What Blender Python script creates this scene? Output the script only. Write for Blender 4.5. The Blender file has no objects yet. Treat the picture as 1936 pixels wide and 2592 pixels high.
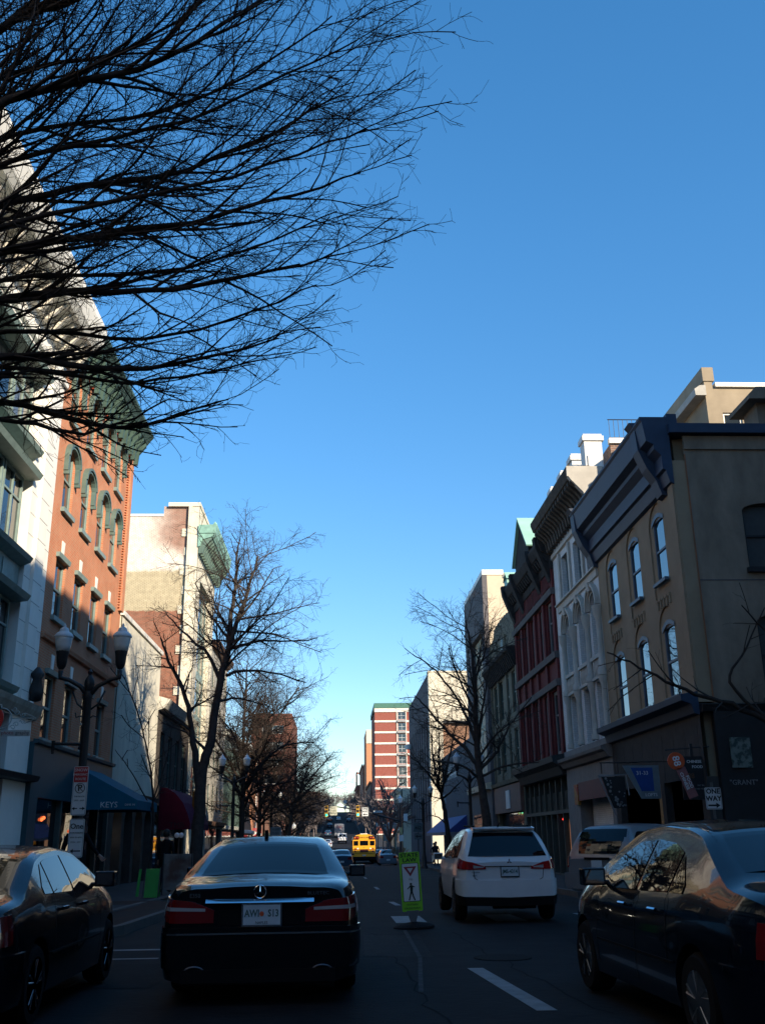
import bpy, bmesh, math, random
from mathutils import Vector, Matrix
R=math.radians; pi=math.pi
S=bpy.context.scene; C=S.collection
random.seed(7)
# ------------------------------------------------------------ camera
cam=bpy.data.cameras.new("camera"); co=bpy.data.objects.new("camera",cam); C.objects.link(co); S.camera=co
cam.sensor_fit='VERTICAL'; cam.sensor_height=24; cam.lens=24*2471/2592; cam.clip_end=4000; cam.clip_start=.05
m=Matrix(((0.99897858,-0.00157453,-0.04515871),(-0.04334136,-0.31603475,-0.94775712),(-0.01277945,0.94874631,-0.31578017)))
# world axes (right, forward, up) expressed in camera space -> camera rotation
wm=Matrix(((m[0][0],m[0][1],m[0][2]),(m[1][0],m[1][1],m[1][2]),(m[2][0],m[2][1],m[2][2])))
co.matrix_world=Matrix.Translation((0,0,1.45))@wm.to_4x4()
# ------------------------------------------------------------ world and sun
SUN_EL=R(24); SUN_AZ=R(37.6)          # behind the camera, to the right
W=bpy.data.worlds.new("World"); S.world=W; W.use_nodes=True
nt=W.node_tree; nt.nodes.clear()
sky=nt.nodes.new('ShaderNodeTexSky'); sky.sky_type='NISHITA'; sky.sun_disc=False
sdir=Vector((math.sin(SUN_AZ)*math.cos(SUN_EL),-math.cos(SUN_AZ)*math.cos(SUN_EL),math.sin(SUN_EL)))
sky.sun_elevation=SUN_EL; sky.sun_rotation=pi-SUN_AZ
sky.air_density=1.0; sky.dust_density=0.1; sky.ozone_density=3.5; sky.altitude=100
bg=nt.nodes.new('ShaderNodeBackground'); bg.inputs[1].default_value=0.15
hs=nt.nodes.new('ShaderNodeHueSaturation'); hs.inputs['Saturation'].default_value=1.27; hs.inputs['Hue'].default_value=.502
gm=nt.nodes.new('ShaderNodeGamma'); gm.inputs[1].default_value=.84
wo=nt.nodes.new('ShaderNodeOutputWorld')
nt.links.new(sky.outputs[0],hs.inputs['Color']); nt.links.new(hs.outputs[0],gm.inputs[0]); tcw=nt.nodes.new('ShaderNodeTexCoord'); sx_=nt.nodes.new('ShaderNodeSeparateXYZ'); nt.links.new(tcw.outputs['Generated'],sx_.inputs[0])
mr=nt.nodes.new('ShaderNodeMapRange'); mr.inputs[1].default_value=0; mr.inputs[2].default_value=.55; mr.inputs[3].default_value=.95; mr.inputs[4].default_value=1.14; nt.links.new(sx_.outputs[2],mr.inputs[0])
vm=nt.nodes.new('ShaderNodeVectorMath'); vm.operation='SCALE'; nt.links.new(gm.outputs[0],vm.inputs[0]); nt.links.new(mr.outputs[0],vm.inputs['Scale']); nt.links.new(vm.outputs[0],bg.inputs[0]); nt.links.new(bg.outputs[0],wo.inputs[0])
sl=bpy.data.lights.new("sun",'SUN'); sl.energy=4.6; sl.angle=R(.5); sl.color=(1,.86,.66)
so=bpy.data.objects.new("sun",sl); C.objects.link(so); so.rotation_euler=sdir.to_track_quat('Z','Y').to_euler(); so.location=(30,-40,60)
S.view_settings.view_transform='Standard'; S.view_settings.look='None'; S.view_settings.gamma=1; S.view_settings.exposure=0.85
S.render.engine='CYCLES'

# ------------------------------------------------------------ helpers
def lerp(a,b,t): return a+(b-a)*t
def g(y):                                # street level along its length
    P=[(-60,.3),(14,0),(18,0),(118,-1.4),(150,-1.15),(190,-.3),(217,.3),(300,3.0),(420,8.6),(600,15.6),(760,17),(1500,17)]
    for (a,b),(c,d) in zip(P,P[1:]):
        if y<=c: return lerp(b,d,max(0,(y-a))/(c-a))
    return 17
MATS={}
def M(name,col,rough=.7,metal=0,var=.18,sc=3.0,bump=0,ior=1.45,emit=None,est=0,coat=0,kind=None,col2=None,bs=.22,bh=.075,mortar=.012,streak=0):
    if name in MATS: return MATS[name]
    mt=bpy.data.materials.new(name); mt.use_nodes=True; n=mt.node_tree.nodes; l=mt.node_tree.links
    p=n['Principled BSDF']; p.inputs['Roughness'].default_value=rough; p.inputs['Metallic'].default_value=metal; p.inputs['IOR'].default_value=ior
    if rough>=.78: p.inputs['Specular IOR Level'].default_value=.12
    if coat: p.inputs['Coat Weight'].default_value=coat; p.inputs['Coat Roughness'].default_value=.03
    tc=n.new('ShaderNodeTexCoord')
    nz=n.new('ShaderNodeTexNoise'); nz.inputs['Scale'].default_value=sc; nz.inputs['Detail'].default_value=6; nz.inputs['Roughness'].default_value=.65
    if streak:
        mp=n.new('ShaderNodeMapping'); mp.inputs['Scale'].default_value=(1,1,streak); l.new(tc.outputs['Object'],mp.inputs[0]); l.new(mp.outputs[0],nz.inputs[0])
    else: l.new(tc.outputs['Object'],nz.inputs[0])
    rp=n.new('ShaderNodeMapRange'); rp.inputs[1].default_value=.3; rp.inputs[2].default_value=.7; rp.inputs[3].default_value=1-var; rp.inputs[4].default_value=1+var
    l.new(nz.outputs[0],rp.inputs[0])
    mx=n.new('ShaderNodeMix'); mx.data_type='RGBA'; mx.blend_type='MULTIPLY'; mx.inputs[0].default_value=1
    src=None
    if kind=='brick':
        sx=n.new('ShaderNodeSeparateXYZ'); l.new(tc.outputs['Object'],sx.inputs[0])
        ad=n.new('ShaderNodeMath'); ad.operation='ADD'; l.new(sx.outputs[0],ad.inputs[0]); l.new(sx.outputs[1],ad.inputs[1])
        cb=n.new('ShaderNodeCombineXYZ'); l.new(ad.outputs[0],cb.inputs[0]); l.new(sx.outputs[2],cb.inputs[1])
        br=n.new('ShaderNodeTexBrick'); br.inputs['Scale'].default_value=1; br.inputs['Brick Width'].default_value=bs; br.inputs['Row Height'].default_value=bh; br.inputs['Mortar Size'].default_value=mortar
        c=col; c2=col2 or tuple(x*.7 for x in col)
        br.inputs['Color1'].default_value=(*c,1); br.inputs['Color2'].default_value=(*[lerp(a,b,.35) for a,b in zip(c,c2)],1); br.inputs['Mortar'].default_value=(*c2,1)
        l.new(cb.outputs[0],br.inputs[0]); src=br.outputs[0]
        bp=n.new('ShaderNodeBump'); bp.inputs['Strength'].default_value=.35; bp.inputs['Distance'].default_value=.01; bp.invert=True
        l.new(br.outputs['Fac'],bp.inputs['Height']); l.new(bp.outputs[0],p.inputs['Normal'])
    elif kind=='wear':                      # two paints showing through each other
        n2=n.new('ShaderNodeTexNoise'); n2.inputs['Scale'].default_value=sc*.45; n2.inputs['Detail'].default_value=9; l.new(tc.outputs['Object'],n2.inputs[0])
        r2=n.new('ShaderNodeValToRGB'); r2.color_ramp.elements[0].position=.46; r2.color_ramp.elements[1].position=.56
        r2.color_ramp.elements[0].color=(*col,1); r2.color_ramp.elements[1].color=(*col2,1); l.new(n2.outputs[0],r2.inputs[0]); src=r2.outputs[0]
    if src: l.new(src,mx.inputs[6])
    else: mx.inputs[6].default_value=(*col,1)
    cc=n.new('ShaderNodeCombineColor')
    for i in range(3): l.new(rp.outputs[0],cc.inputs[i])
    l.new(cc.outputs[0],mx.inputs[7]); l.new(mx.outputs[2],p.inputs['Base Color'])
    if bump:
        n3=n.new('ShaderNodeTexNoise'); n3.inputs['Scale'].default_value=sc*8; n3.inputs['Detail'].default_value=4; l.new(tc.outputs['Object'],n3.inputs[0])
        b2=n.new('ShaderNodeBump'); b2.inputs['Strength'].default_value=bump; b2.inputs['Distance'].default_value=.02; l.new(n3.outputs[0],b2.inputs['Height']); l.new(b2.outputs[0],p.inputs['Normal'])
    if emit: p.inputs['Emission Color'].default_value=(*emit,1); p.inputs['Emission Strength'].default_value=est
    MATS[name]=mt; return mt
def glassmat(name,col=(.012,.014,.016),ior=2.0,wav=.06,rough=.02):
    if name in MATS: return MATS[name]
    mt=M(name,col,rough,0,0,1,ior=ior); n=mt.node_tree.nodes; l=mt.node_tree.links
    if wav:
        tc=n.new('ShaderNodeTexCoord'); nz=n.new('ShaderNodeTexNoise'); nz.inputs['Scale'].default_value=.9; l.new(tc.outputs['Object'],nz.inputs[0])
        b=n.new('ShaderNodeBump'); b.inputs['Strength'].default_value=wav; b.inputs['Distance'].default_value=.12; l.new(nz.outputs[0],b.inputs['Height']); l.new(b.outputs[0],n['Principled BSDF'].inputs['Normal'])
    return mt
class B:
    def __init__(s): s.v=[]; s.f=[]
    def poly(s,pts): i=len(s.v); s.v+= [tuple(p) for p in pts]; s.f.append(list(range(i,i+len(pts))))
    def box(s,x0,x1,y0,y1,z0,z1,T=None):
        p=[(x,y,z) for x in (x0,x1) for y in (y0,y1) for z in (z0,z1)]
        if T: p=[T(*q) for q in p]
        i=len(s.v); s.v+=p
        s.f+=[[i+a for a in q] for q in ((0,1,3,2),(4,6,7,5),(0,4,5,1),(2,3,7,6),(0,2,6,4),(1,5,7,3))]
    def prism(s,prof,a0,a1,T):             # prof points (w,v), swept along u
        n=len(prof); i=len(s.v)
        s.v+=[T(a0,w,v) for w,v in prof]+[T(a1,w,v) for w,v in prof]
        s.f+=[[i+k,i+(k+1)%n,i+n+(k+1)%n,i+n+k] for k in range(n)]
        s.f+=[[i+k for k in range(n)],[i+n+k for k in reversed(range(n))]]
    def tube(s,pts,rad,n=6,cap=True):
        pts=[Vector(p) for p in pts]
        if not hasattr(rad,'__len__'): rad=[rad]*len(pts)
        i=len(s.v); u=None
        for k,p in enumerate(pts):
            d=(pts[min(k+1,len(pts)-1)]-pts[max(k-1,0)])
            if d.length<1e-9: d=Vector((0,0,1))
            d.normalize()
            if u is None: u=d.orthogonal().normalized()
            else:
                u=(u-d*u.dot(d)); u=u.normalized() if u.length>1e-6 else d.orthogonal().normalized()
            w=d.cross(u)
            for j in range(n):
                a=2*pi*j/n; s.v.append(tuple(p+(u*math.cos(a)+w*math.sin(a))*rad[k]))
        for k in range(len(pts)-1):
            for j in range(n):
                s.f.append([i+k*n+j,i+k*n+(j+1)%n,i+(k+1)*n+(j+1)%n,i+(k+1)*n+j])
        if cap and n>3: s.f.append([i+j for j in range(n)][::-1]); s.f.append([i+(len(pts)-1)*n+j for j in range(n)])
    def lathe(s,prof,c=(0,0,0),n=16,axis='z',a0=0):
        i=len(s.v)
        for r,h in prof:
            for j in range(n):
                a=a0+2*pi*j/n; x,y=r*math.cos(a),r*math.sin(a)
                s.v.append((c[0]+x,c[1]+y,c[2]+h) if axis=='z' else ((c[0]+h,c[1]+x,c[2]+y) if axis=='x' else (c[0]+x,c[1]+h,c[2]+y)))
        for k in range(len(prof)-1):
            for j in range(n): s.f.append([i+k*n+j,i+k*n+(j+1)%n,i+(k+1)*n+(j+1)%n,i+(k+1)*n+j])
        s.f.append([i+j for j in range(n)][::-1]); s.f.append([i+(len(prof)-1)*n+j for j in range(n)])
    def grid(s,rows):
        i=len(s.v); m_=len(rows[0])
        for r in rows: s.v+=[tuple(p) for p in r]
        for a in range(len(rows)-1):
            for b in range(m_-1): s.f.append([i+a*m_+b,i+a*m_+b+1,i+(a+1)*m_+b+1,i+(a+1)*m_+b])
def props(o,label=None,cat=None,group=None,kind=None):
    if label: o['label']=label
    if cat: o['category']=cat
    if group: o['group']=group
    if kind: o['kind']=kind
    return o
def thing(name,label,cat,loc=(0,0,0),rz=0,group=None):
    o=bpy.data.objects.new(name,None); C.objects.link(o); o.location=loc; o.rotation_euler=(0,0,rz); o.empty_display_size=.2
    return props(o,label,cat,group)
def wloc(p):
    v=Vector((0,0,0))
    while p is not None: v+=p.location; p=p.parent
    return v
def part(name,b,mat,parent=None,world=False,smooth=False,label=None,solid=0,bevel=0):
    off=wloc(parent) if (world and parent is not None) else Vector((0,0,0))
    me=bpy.data.meshes.new(name); me.from_pydata([(x-off.x,y-off.y,z-off.z) for x,y,z in b.v],[],b.f)
    me.materials.append(mat); me.validate(); me.update()
    o=bpy.data.objects.new(name,me); C.objects.link(o)
    if parent is not None: o.parent=parent
    if smooth:
        me.polygons.foreach_set('use_smooth',[True]*len(me.polygons))
        if smooth!='all': me.set_sharp_from_angle(angle=R(38))
    if bevel: 
        md=o.modifiers.new('b','BEVEL'); md.width=bevel; md.segments=2; md.limit_method='ANGLE'
    if solid: md=o.modifiers.new('s','SOLIDIFY'); md.thickness=solid; md.offset=-1
    if label: o['label']=label
    return o
def pieces(name,b,mat,parent=None,**k):     # every separate shape in b becomes its own part
    par=list(range(len(b.v)))
    def find(i):
        while par[i]!=i: par[i]=par[par[i]]; i=par[i]
        return i
    for f in b.f:
        for j in f[1:]: par[find(j)]=find(f[0])
    gr={}
    for f in b.f: gr.setdefault(find(f[0]),[]).append(f)
    for fs in gr.values():
        ids=sorted({i for f in fs for i in f}); mp={i:n for n,i in enumerate(ids)}; q=B(); q.v=[b.v[i] for i in ids]; q.f=[[mp[i] for i in f] for f in fs]; part(name,q,mat,parent,**k)
def single(name,b,mat,label,cat,group=None,**k):
    o=part(name,b,mat,None,**k); return props(o,label,cat,group)
def struct(name,b,mat): return props(part(name,b,mat),kind='structure')
def text(name,s,size,O,Rv,Uv,mat,parent,align='CENTER',ext=.004,bold=.0,sx=1.0):
    cu=bpy.data.curves.new('t','FONT'); cu.body=s; cu.size=size; cu.extrude=ext; cu.align_x=align; cu.align_y='CENTER'; cu.offset=bold*size; cu.resolution_u=2
    to=bpy.data.objects.new('t',cu); C.objects.link(to); bpy.context.view_layer.update()
    me=bpy.data.meshes.new_from_object(to.evaluated_get(bpy.context.evaluated_depsgraph_get())); bpy.data.objects.remove(to); bpy.data.curves.remove(cu)
    Rv=Vector(Rv).normalized(); Uv=Vector(Uv).normalized(); N=Rv.cross(Uv)
    for v in me.vertices: c=v.co; v.co=Vector(O)+Rv*c.x*sx+Uv*c.y+N*c.z
    me.materials.clear(); me.materials.append(mat); me.name=name
    o=bpy.data.objects.new(name,me); C.objects.link(o)
    if parent is not None: o.parent=parent
    return o
def copy_tree(o,parent=None):
    c=o.copy(); C.objects.link(c); c.parent=parent
    for ch in o.children: copy_tree(ch,c)
    return c
# facade frames: (u along, w outward, v up) -> world
XL,XR=-8.5,10.0
def FL(x=XL): return lambda u,w,v:(x+w,u,v)
def FR(x=XR): return lambda u,w,v:(x-w,u,v)
def FS(y): return lambda u,w,v:(u,y-w,v)
def wallgrid(b,T,u0,u1,v0,v1,ops,depth=.22,w=0):
    us=sorted({u0,u1,*[max(u0,min(u1,o[i])) for o in ops for i in (0,1)]}); vs=sorted({v0,v1,*[max(v0,min(v1,o[i])) for o in ops for i in (2,3)]})
    for a,c in zip(us,us[1:]):
        for e,f in zip(vs,vs[1:]):
            mu,mv=(a+c)/2,(e+f)/2
            if any(o[0]<mu<o[1] and o[2]<mv<o[3] for o in ops): continue
            b.poly([T(a,w,e),T(c,w,e),T(c,w,f),T(a,w,f)])
    for o in ops:
        a,c,e,f=o[:4]; r=o[4] if len(o)>4 else 0
        b.poly([T(a,w,e),T(a,w-depth,e),T(a,w-depth,f-r),T(a,w,f-r)]); b.poly([T(c,w,e),T(c,w-depth,e),T(c,w-depth,f-r),T(c,w,f-r)])
        b.poly([T(a,w,e),T(c,w,e),T(c,w-depth,e),T(a,w-depth,e)])
        if r:
            N=12; h=(c-a)/2; arc=[(a+h-h*math.cos(pi*k/N),f-r+r*math.sin(pi*k/N)) for k in range(N+1)]
            for p,q in zip(arc,arc[1:]):
                b.poly([T(p[0],w,p[1]),T(q[0],w,q[1]),T(q[0],w,f),T(p[0],w,f)])
                b.poly([T(p[0],w,p[1]),T(q[0],w,q[1]),T(q[0],w-depth,q[1]),T(p[0],w-depth,p[1])])
        else: b.poly([T(a,w,f),T(c,w,f),T(c,w-depth,f),T(a,w-depth,f)])
def window(T,root,o,fm,gm_,w=-.1,fw=.07,mid=True,mull=0,sill=None,sm=None,hood=None,blind=None):
    a,c,e,f=o[:4]; b=B()
    b.box(a,a+fw,w-.08,w,e,f,T); b.box(c-fw,c,w-.08,w,e,f,T); b.box(a+fw,c-fw,w-.08,w,e,e+fw,T); b.box(a+fw,c-fw,w-.08,w,f-fw,f,T)
    if mid is True: b.box(a+fw,c-fw,w-.07,w-.01,(e+f)/2-.035,(e+f)/2+.035,T)
    elif mid:
        for q in mid: b.box(a+fw,c-fw,w-.07,w-.01,q-.03,q+.03,T)
    for k in range(mull): u=lerp(a,c,(k+1)/(mull+1)); b.box(u-.03,u+.03,w-.065,w-.004,e+fw,f-fw,T)
    wo_=part('window',b,fm,root,world=True)
    if gm_ is glass and WR.random()<.4: gm_=WR.choice(GLV)
    p=B(); p.poly([T(a+.02,w-.05,e+.02),T(c-.02,w-.05,e+.02),T(c-.02,w-.05,f-.02),T(a+.02,w-.05,f-.02)]); part('pane',p,gm_,wo_,world=True)
    if blind:
        q=B(); q.box(a+fw,c-fw,w-.14,w-.12,lerp(e,f,blind),f,T)
    if sill:
        s_=B(); s_.box(a-.08,c+.08,.0,.12,e-sill,e,T); part('sill',s_,sm or fm,wo_,world=True)
    if hood: hood(T,wo_,a,c,f)
    return wo_
def arch_hood(mat,rise=.42,drop=.5,band=.17,proj=.18):
    def h(T,wo_,a,c,f):
        b=B(); N=10; hw=(c-a)/2; mu=(a+c)/2; base=f-rise
        def P(k,e): t=pi*k/N; return (mu-(hw+e)*math.cos(t),base+(rise+e)*math.sin(t))
        for e0,e1,w1 in ((0.0,band*.5,proj*.75),(band*.5,band,proj)):
            for k in range(N):
                p,q,r_,s_=P(k,e0),P(k+1,e0),P(k+1,e1),P(k,e1)
                for w0,pts in ((w1,(p,q,r_,s_)),): b.poly([T(x,w0,z) for x,z in pts])
                b.poly([T(p[0],0,p[1]),T(q[0],0,q[1]),T(q[0],w1,q[1]),T(p[0],w1,p[1])]); b.poly([T(s_[0],0,s_[1]),T(r_[0],0,r_[1]),T(r_[0],w1,r_[1]),T(s_[0],w1,s_[1])])
        for x0,x1 in ((a-band,a-.01),(c+.01,c+band)):
            b.box(x0,x1,0,proj*.8,base-drop,base,T); b.box(x0+.03,x1-.03,0,proj,base-drop-.12,base-drop,T)
        # timber tympanum behind the arch
        part('hood',b,mat,wo_,world=True)
    return h
def cornice(name,T,root,u0,u1,prof,mat,brackets=0,bprof=None,bw=.12,bmat=None,label=None):
    b=B(); b.prism(prof,u0,u1,T)
    o=part(name,b,mat,root,world=True,label=label)
    if brackets:
        c=B()
        for k in range(brackets):
            u=lerp(u0+.2,u1-.2,k/(brackets-1)); c.prism(bprof,u-bw/2,u+bw/2,T)
        pieces('bracket',c,bmat or mat,o,world=True)
    return o
def block(b,T,u0,u1,v0,v1,depth,front=-.3):    # solid body behind a facade
    b.box(u0,u1,-depth,front,v0,v1,T)

# ------------------------------------------------------------ materials
asphalt=M('asphalt',(.014,.0145,.016),.85,var=.3,sc=1.5,bump=.3)
conc=M('concrete paving',(.045,.046,.048),.85,var=.2,sc=2,bump=.15)
bricky=M('brick paving',(.035,.02,.017),.85,kind='brick',col2=(.025,.02,.02),bs=.2,bh=.1)
kerbm=M('kerb stone',(.09,.088,.085),.8,var=.15,sc=3)
paint=M('road paint',(.16,.165,.17),.7,var=.3,sc=5)
dirt=M('ground',(.07,.065,.05),.9,sc=.5)
white=M('white terracotta',(.78,.75,.68),.55,var=.07,sc=1.2,kind=None)
green=M('green painted metal',(.20,.27,.245),.5,var=.18,sc=4)
dgreen=M('dark green paint',(.055,.09,.08),.5,var=.2,sc=4)
brick=M('orange brick',(.52,.17,.085),.85,kind='brick',col2=(.46,.27,.17),var=.14,sc=1.2)
brickdk=M('dark brick',(.22,.085,.06),.85,kind='brick',col2=(.2,.15,.12),var=.2,sc=1)
glass=glassmat('window glass',ior=1.9)
glassb=glassmat('tinted window glass',(.02,.03,.04),ior=2.3,wav=.04)
glassd=glassmat('shop glass',(.01,.01,.012),ior=1.5,wav=.03)
iron=M('black iron',(.018,.018,.02),.5,var=.2)
bark=M('bark',(.045,.035,.03),.9,var=.3,sc=6)
bark2=M('grey bark',(.055,.046,.042),.9,var=.3,sc=6)
signw=M('sign white',(.6,.62,.62),.5,var=.05); signk=M('sign black',(.01,.01,.01),.5,var=.05); signr=M('sign red',(.4,.02,.02),.5,var=.05)
signg=M('fluorescent green sheeting',(.21,.56,.02),.5,var=.12,emit=(.3,.9,.02),est=.0)
WR=random.Random(4)
GLV=[glassmat('curtained window glass',(.10,.10,.09),ior=1.8,wav=.1),glassmat('warm grey window glass',(.035,.032,.026),ior=1.7,wav=.15,rough=.05),glassmat('wavy old glass',(.01,.012,.014),ior=2.0,wav=.3)]  # pane variants differ in base tone, waviness and roughness
# ------------------------------------------------------------ ground, road, pavements
YS=[-400,-150,-60,-30,-10,0,8,14,18,27,40,60,80,97,107,118,130,150,170,190,217,240,270,300,340,380,420,470,520,560,600,660,760,1200]
def strip(b,xa,xb,y0,y1,dz,skirt=0):
    ys=sorted({y0,y1,*[y for y in YS if y0<y<y1]})
    for a,c in zip(ys,ys[1:]):
        b.poly([(xa,a,g(a)+dz),(xb,a,g(a)+dz),(xb,c,g(c)+dz),(xa,c,g(c)+dz)])
        if skirt:
            for x in (xa,xb): b.poly([(x,a,g(a)+dz),(x,c,g(c)+dz),(x,c,g(c)+dz-skirt),(x,a,g(a)+dz-skirt)])
    if skirt:
        for y in (y0,y1): b.poly([(xa,y,g(y)+dz),(xb,y,g(y)+dz),(xb,y,g(y)+dz-skirt),(xa,y,g(y)+dz-skirt)])
b=B(); strip(b,-900,900,-400,1200,-.03); struct('ground',b,dirt)
b=B(); strip(b,-4.6,6.5,-160,760,0); struct('road',b,asphalt)
b=B(); b.poly([(6.5,13.9,.001),(80,13.9,.001),(80,27.1,-.12),(6.5,27.1,-.12)]); b.poly([(6.5,96,-1.1),(120,96,-1.1),(120,108,-1.25),(6.5,108,-1.25)]); b.poly([(-4.6,106,-1.22),(-120,106,-1.22),(-120,119,-1.38),(-4.6,119,-1.38)])
struct('side_street',b,asphalt)
def pave(name,xa,xb,y0,y1,mt,kx):
    b=B(); strip(b,min(xa,xb),max(xa,xb),y0,y1,.145); struct(name,b,mt)
    b=B(); strip(b,min(kx,kx+.16*(1 if xb>xa else -1)),max(kx,kx+.16*(1 if xb>xa else -1)),y0,y1,.15,.25); struct('kerb',b,kerbm)
pave('pavement',-4.45,-8.6,-60,106,conc,-4.4-.16); pave('pavement',6.3,10.1,27.3,96,conc,6.3); pave('pavement',6.3,10.1,-60,13.7,conc,6.3)
pave('pavement',-4.45,-8.6,120,760,conc,-4.56); pave('pavement',6.3,10.1,108,760,conc,6.3)
# kerb extension at the crossing, brick paved
b=B(); pts=[(-4.45,15.2),(-3.9,16.0),(-3.55,17.2),(-3.5,22),(-3.6,24.3),(-4.45,26)]
b.poly([(x,y,g(y)+.15) for x,y in pts]); b.poly([(-4.45,26,.04),(-6,26,.04),(-6,15.2,.15),(-4.45,15.2,.15)][::-1]) ; struct('pavement',b,bricky)
b=B()
for (x,y),(x2,y2) in zip(pts,pts[1:]): b.poly([(x,y,g(y)+.16),(x2,y2,g(y2)+.16),(x2+.12,y2,g(y2)+.155),(x+.12,y,g(y)+.155)]); b.poly([(x+.12,y,g(y)+.155),(x2+.12,y2,g(y2)+.155),(x2+.12,y2,g(y2)-.02),(x+.12,y,g(y)-.02)])
struct('kerb',b,kerbm)
b=B(); b.poly([(-6.05,13,.152),(-4.55,13,.152),(-4.55,40,-.15),(-6.05,40,-.15)]); b.v=[(x,y,g(y)+.152) for x,y,z in b.v]; struct('pavement',b,bricky)
def mark(pts,dz=.005):
    b=B(); b.poly([(x,y,g(y)+dz) for x,y in pts]); struct('road_marking',b,paint)
mark([(1.48,12.2),(1.66,12.2),(1.88,9.2),(1.70,9.2)])
mark([(1.28,26.6),(1.42,26.6),(1.5,24.8),(1.36,24.8)])
mark([(1.3,38),(1.42,38),(1.44,35.5),(1.32,35.5)])
for x in (-2.6,-.78,1.04,2.84,4.64): mark([(x,20.7),(x+.56,20.7),(x+.56,18.75),(x,18.75)])
mark([(-4.2,15.0),(-2.2,15.0),(-2.2,14.84),(-4.2,14.84)]); mark([(-3.9,13.9),(-2.3,13.9),(-2.3,13.78),(-3.9,13.78)])
mark([(-4,95.4),(6,95.4),(6,94.9),(-4,94.9)]); mark([(-4,109),(5.8,109),(5.8,108.4),(-4,108.4)]); mark([(-4,146),(6,146),(6,145.4),(-4,145.4)])
for y in (50,62,74,86,125,137,155,170): mark([(1.3,y),(1.42,y),(1.42,y+3),(1.3,y+3)])
for y in (33,38.5,44,49.5,55,60.5,66): mark([(4.2,y),(6.2,y),(6.2,y+.1),(4.2,y+.1)])

pat=M('asphalt patch',(.010,.0105,.012),.85,var=.25,sc=3,bump=.3); pat2=M('pale worn asphalt',(.021,.021,.022),.85,var=.3,sc=4,bump=.3)
def patch(pts,m_,name='road_patch',dz=.004):
    b=B(); b.poly([(x,y,g(y)+dz) for x,y in pts]); struct(name,b,m_)
patch([(-4.2,11.2),(-1.9,11.1),(-1.85,13.2),(-4.2,13.3)],pat); patch([(.35,13.6),(1.2,13.4),(1.25,16.3),(.4,16.5)],pat2); patch([(3.2,12.4),(5.2,12.3),(5.3,15.5),(3.3,15.4)],pat); patch([(-.2,28),(2.6,28),(2.6,31),(-.3,31.2)],pat2); patch([(-1.5,45),(1,45),(1,60),(-1.5,60)],pat2)
rnc=random.Random(9)
def crack(x,y,n,dx,dy):
    b=B(); P=[(x,y)]
    for k in range(n): x+=dx+rnc.uniform(-.09,.09); y+=dy+rnc.uniform(-.12,.12); P.append((x,y))
    for p,q in zip(P,P[1:]): b.poly([(p[0],p[1],g(p[1])+.003),(q[0],q[1],g(q[1])+.003),(q[0]+.022,q[1]+.01,g(q[1])+.003),(p[0]+.022,p[1]+.01,g(p[1])+.003)])
    struct('road_crack',b,M('tar seal',(.006,.006,.007),.92))
crack(.9,8.6,26,.0,.33); crack(2.3,9,22,-.02,.36); crack(-1.5,12,9,.25,.02); crack(1.9,10.4,10,.22,.01); crack(.3,22,20,.01,.5); crack(2.9,22,20,0,.6)
patch([(.78,10.4),(.83,10.4),(1.06,13.4),(1.12,17.2),(1.06,17.2),(1.01,13.4)],M('worn paint trace',(.045,.046,.048),.85,var=.5,sc=6),'road_marking',.0055)
b=B(); b.lathe([(.36,0),(.36,.008),(.33,.012)],(2.05,13.2,g(13)),24); o=single('manhole_cover',b,M('cast iron cover',(.012,.012,.012),.85,metal=0,bump=.5,sc=8),'round iron manhole cover in the road right of the lane dash','cover')
# ------------------------------------------------------------ LEFT SIDE
T=FL()
# --- white terracotta building
bd=thing('office_building','tall white terracotta building with green window bays, behind the big bare tree','building',(XL,14,g(14)))
ops=[(25.95-1.45*k-1.3,25.95-1.45*k,v0,v1) for k in range(12) for v0,v1 in ((11.95,14.0),(8.75,11.0),(5.35,8.0))]
b=B()
wallgrid(b,T,2,28.0,-1.5,16.2,[(8,26.0,5.1,14.1),(8,26.1,.3,4.6)],.45); block(b,T,2,28.0,-1.5,16.2,16,-.5)
b.box(26.55,27.3,0,.1,4.9,15.4,T)
w_=part('wall',b,white,bd,world=True)
b=B()                                         # joints of the corner pier
for k in range(18): b.box(26.02,28.01,-.004,.004,5.3+k*.6,5.315+k*.6,T)
for z in [5.3+k*.6 for k in range(17)]: b.box(26.53,27.32,.1,.105,z,z+.015,T)
part('joint_lines',b,M('terracotta joints',(.3,.3,.28),.8),w_,world=True)
for fl,(v0,v1) in enumerate(((11.95,14.0),(8.85,11.0),(5.35,7.55))):
    for k in range(7):
        a=25.9-1.62*(k+1); c=a+1.52
        window(T,bd,(a,c,v0,v1),green,glass,w=-.2,fw=.09,mid=[lerp(v0,v1,.68)],mull=0 if k%2 else 1)
    b=B()
    lo={0:11.0,1:7.55,2:5.1}[fl]; b.box(8.05,25.96,-.35,-.12,lo,v0-.08,T)
    b.prism([(-.1,v0-.32),(.16,v0-.2),(.22,v0-.08),(-.1,v0-.06)],8.05,26.02,T)
    if fl<2: b.prism([(-.1,lo-.02),(.2,lo+.02),(.28,lo+.16),(-.1,lo+.2)],8.05,25.97,T)
    for k in range(16):
        a=25.7-1.1*(k+1)
        if fl<2: b.box(a,a+.8,-.12,-.09,lo+.35,v0-.42,T)
    part('spandrel',b,green,bd,world=True)
b=B(); b.prism([(-.2,13.95),(.22,14.05),(.3,14.2),(-.2,14.25)],8.05,26.1,T); part('ledge',b,green,bd,world=True)
cornice('cornice',T,bd,2,28.25,[(0,15.6),(.15,15.65),(.2,15.95),(.8,16.1),(.95,16.3),(1.1,16.75),(1.1,16.95),(0,17.0)],white,44,[(.1,15.5),(.25,15.5),(.7,16.05),(.1,16.05)],.14,M('pale modillion stone',(.62,.58,.5),.7))
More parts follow.
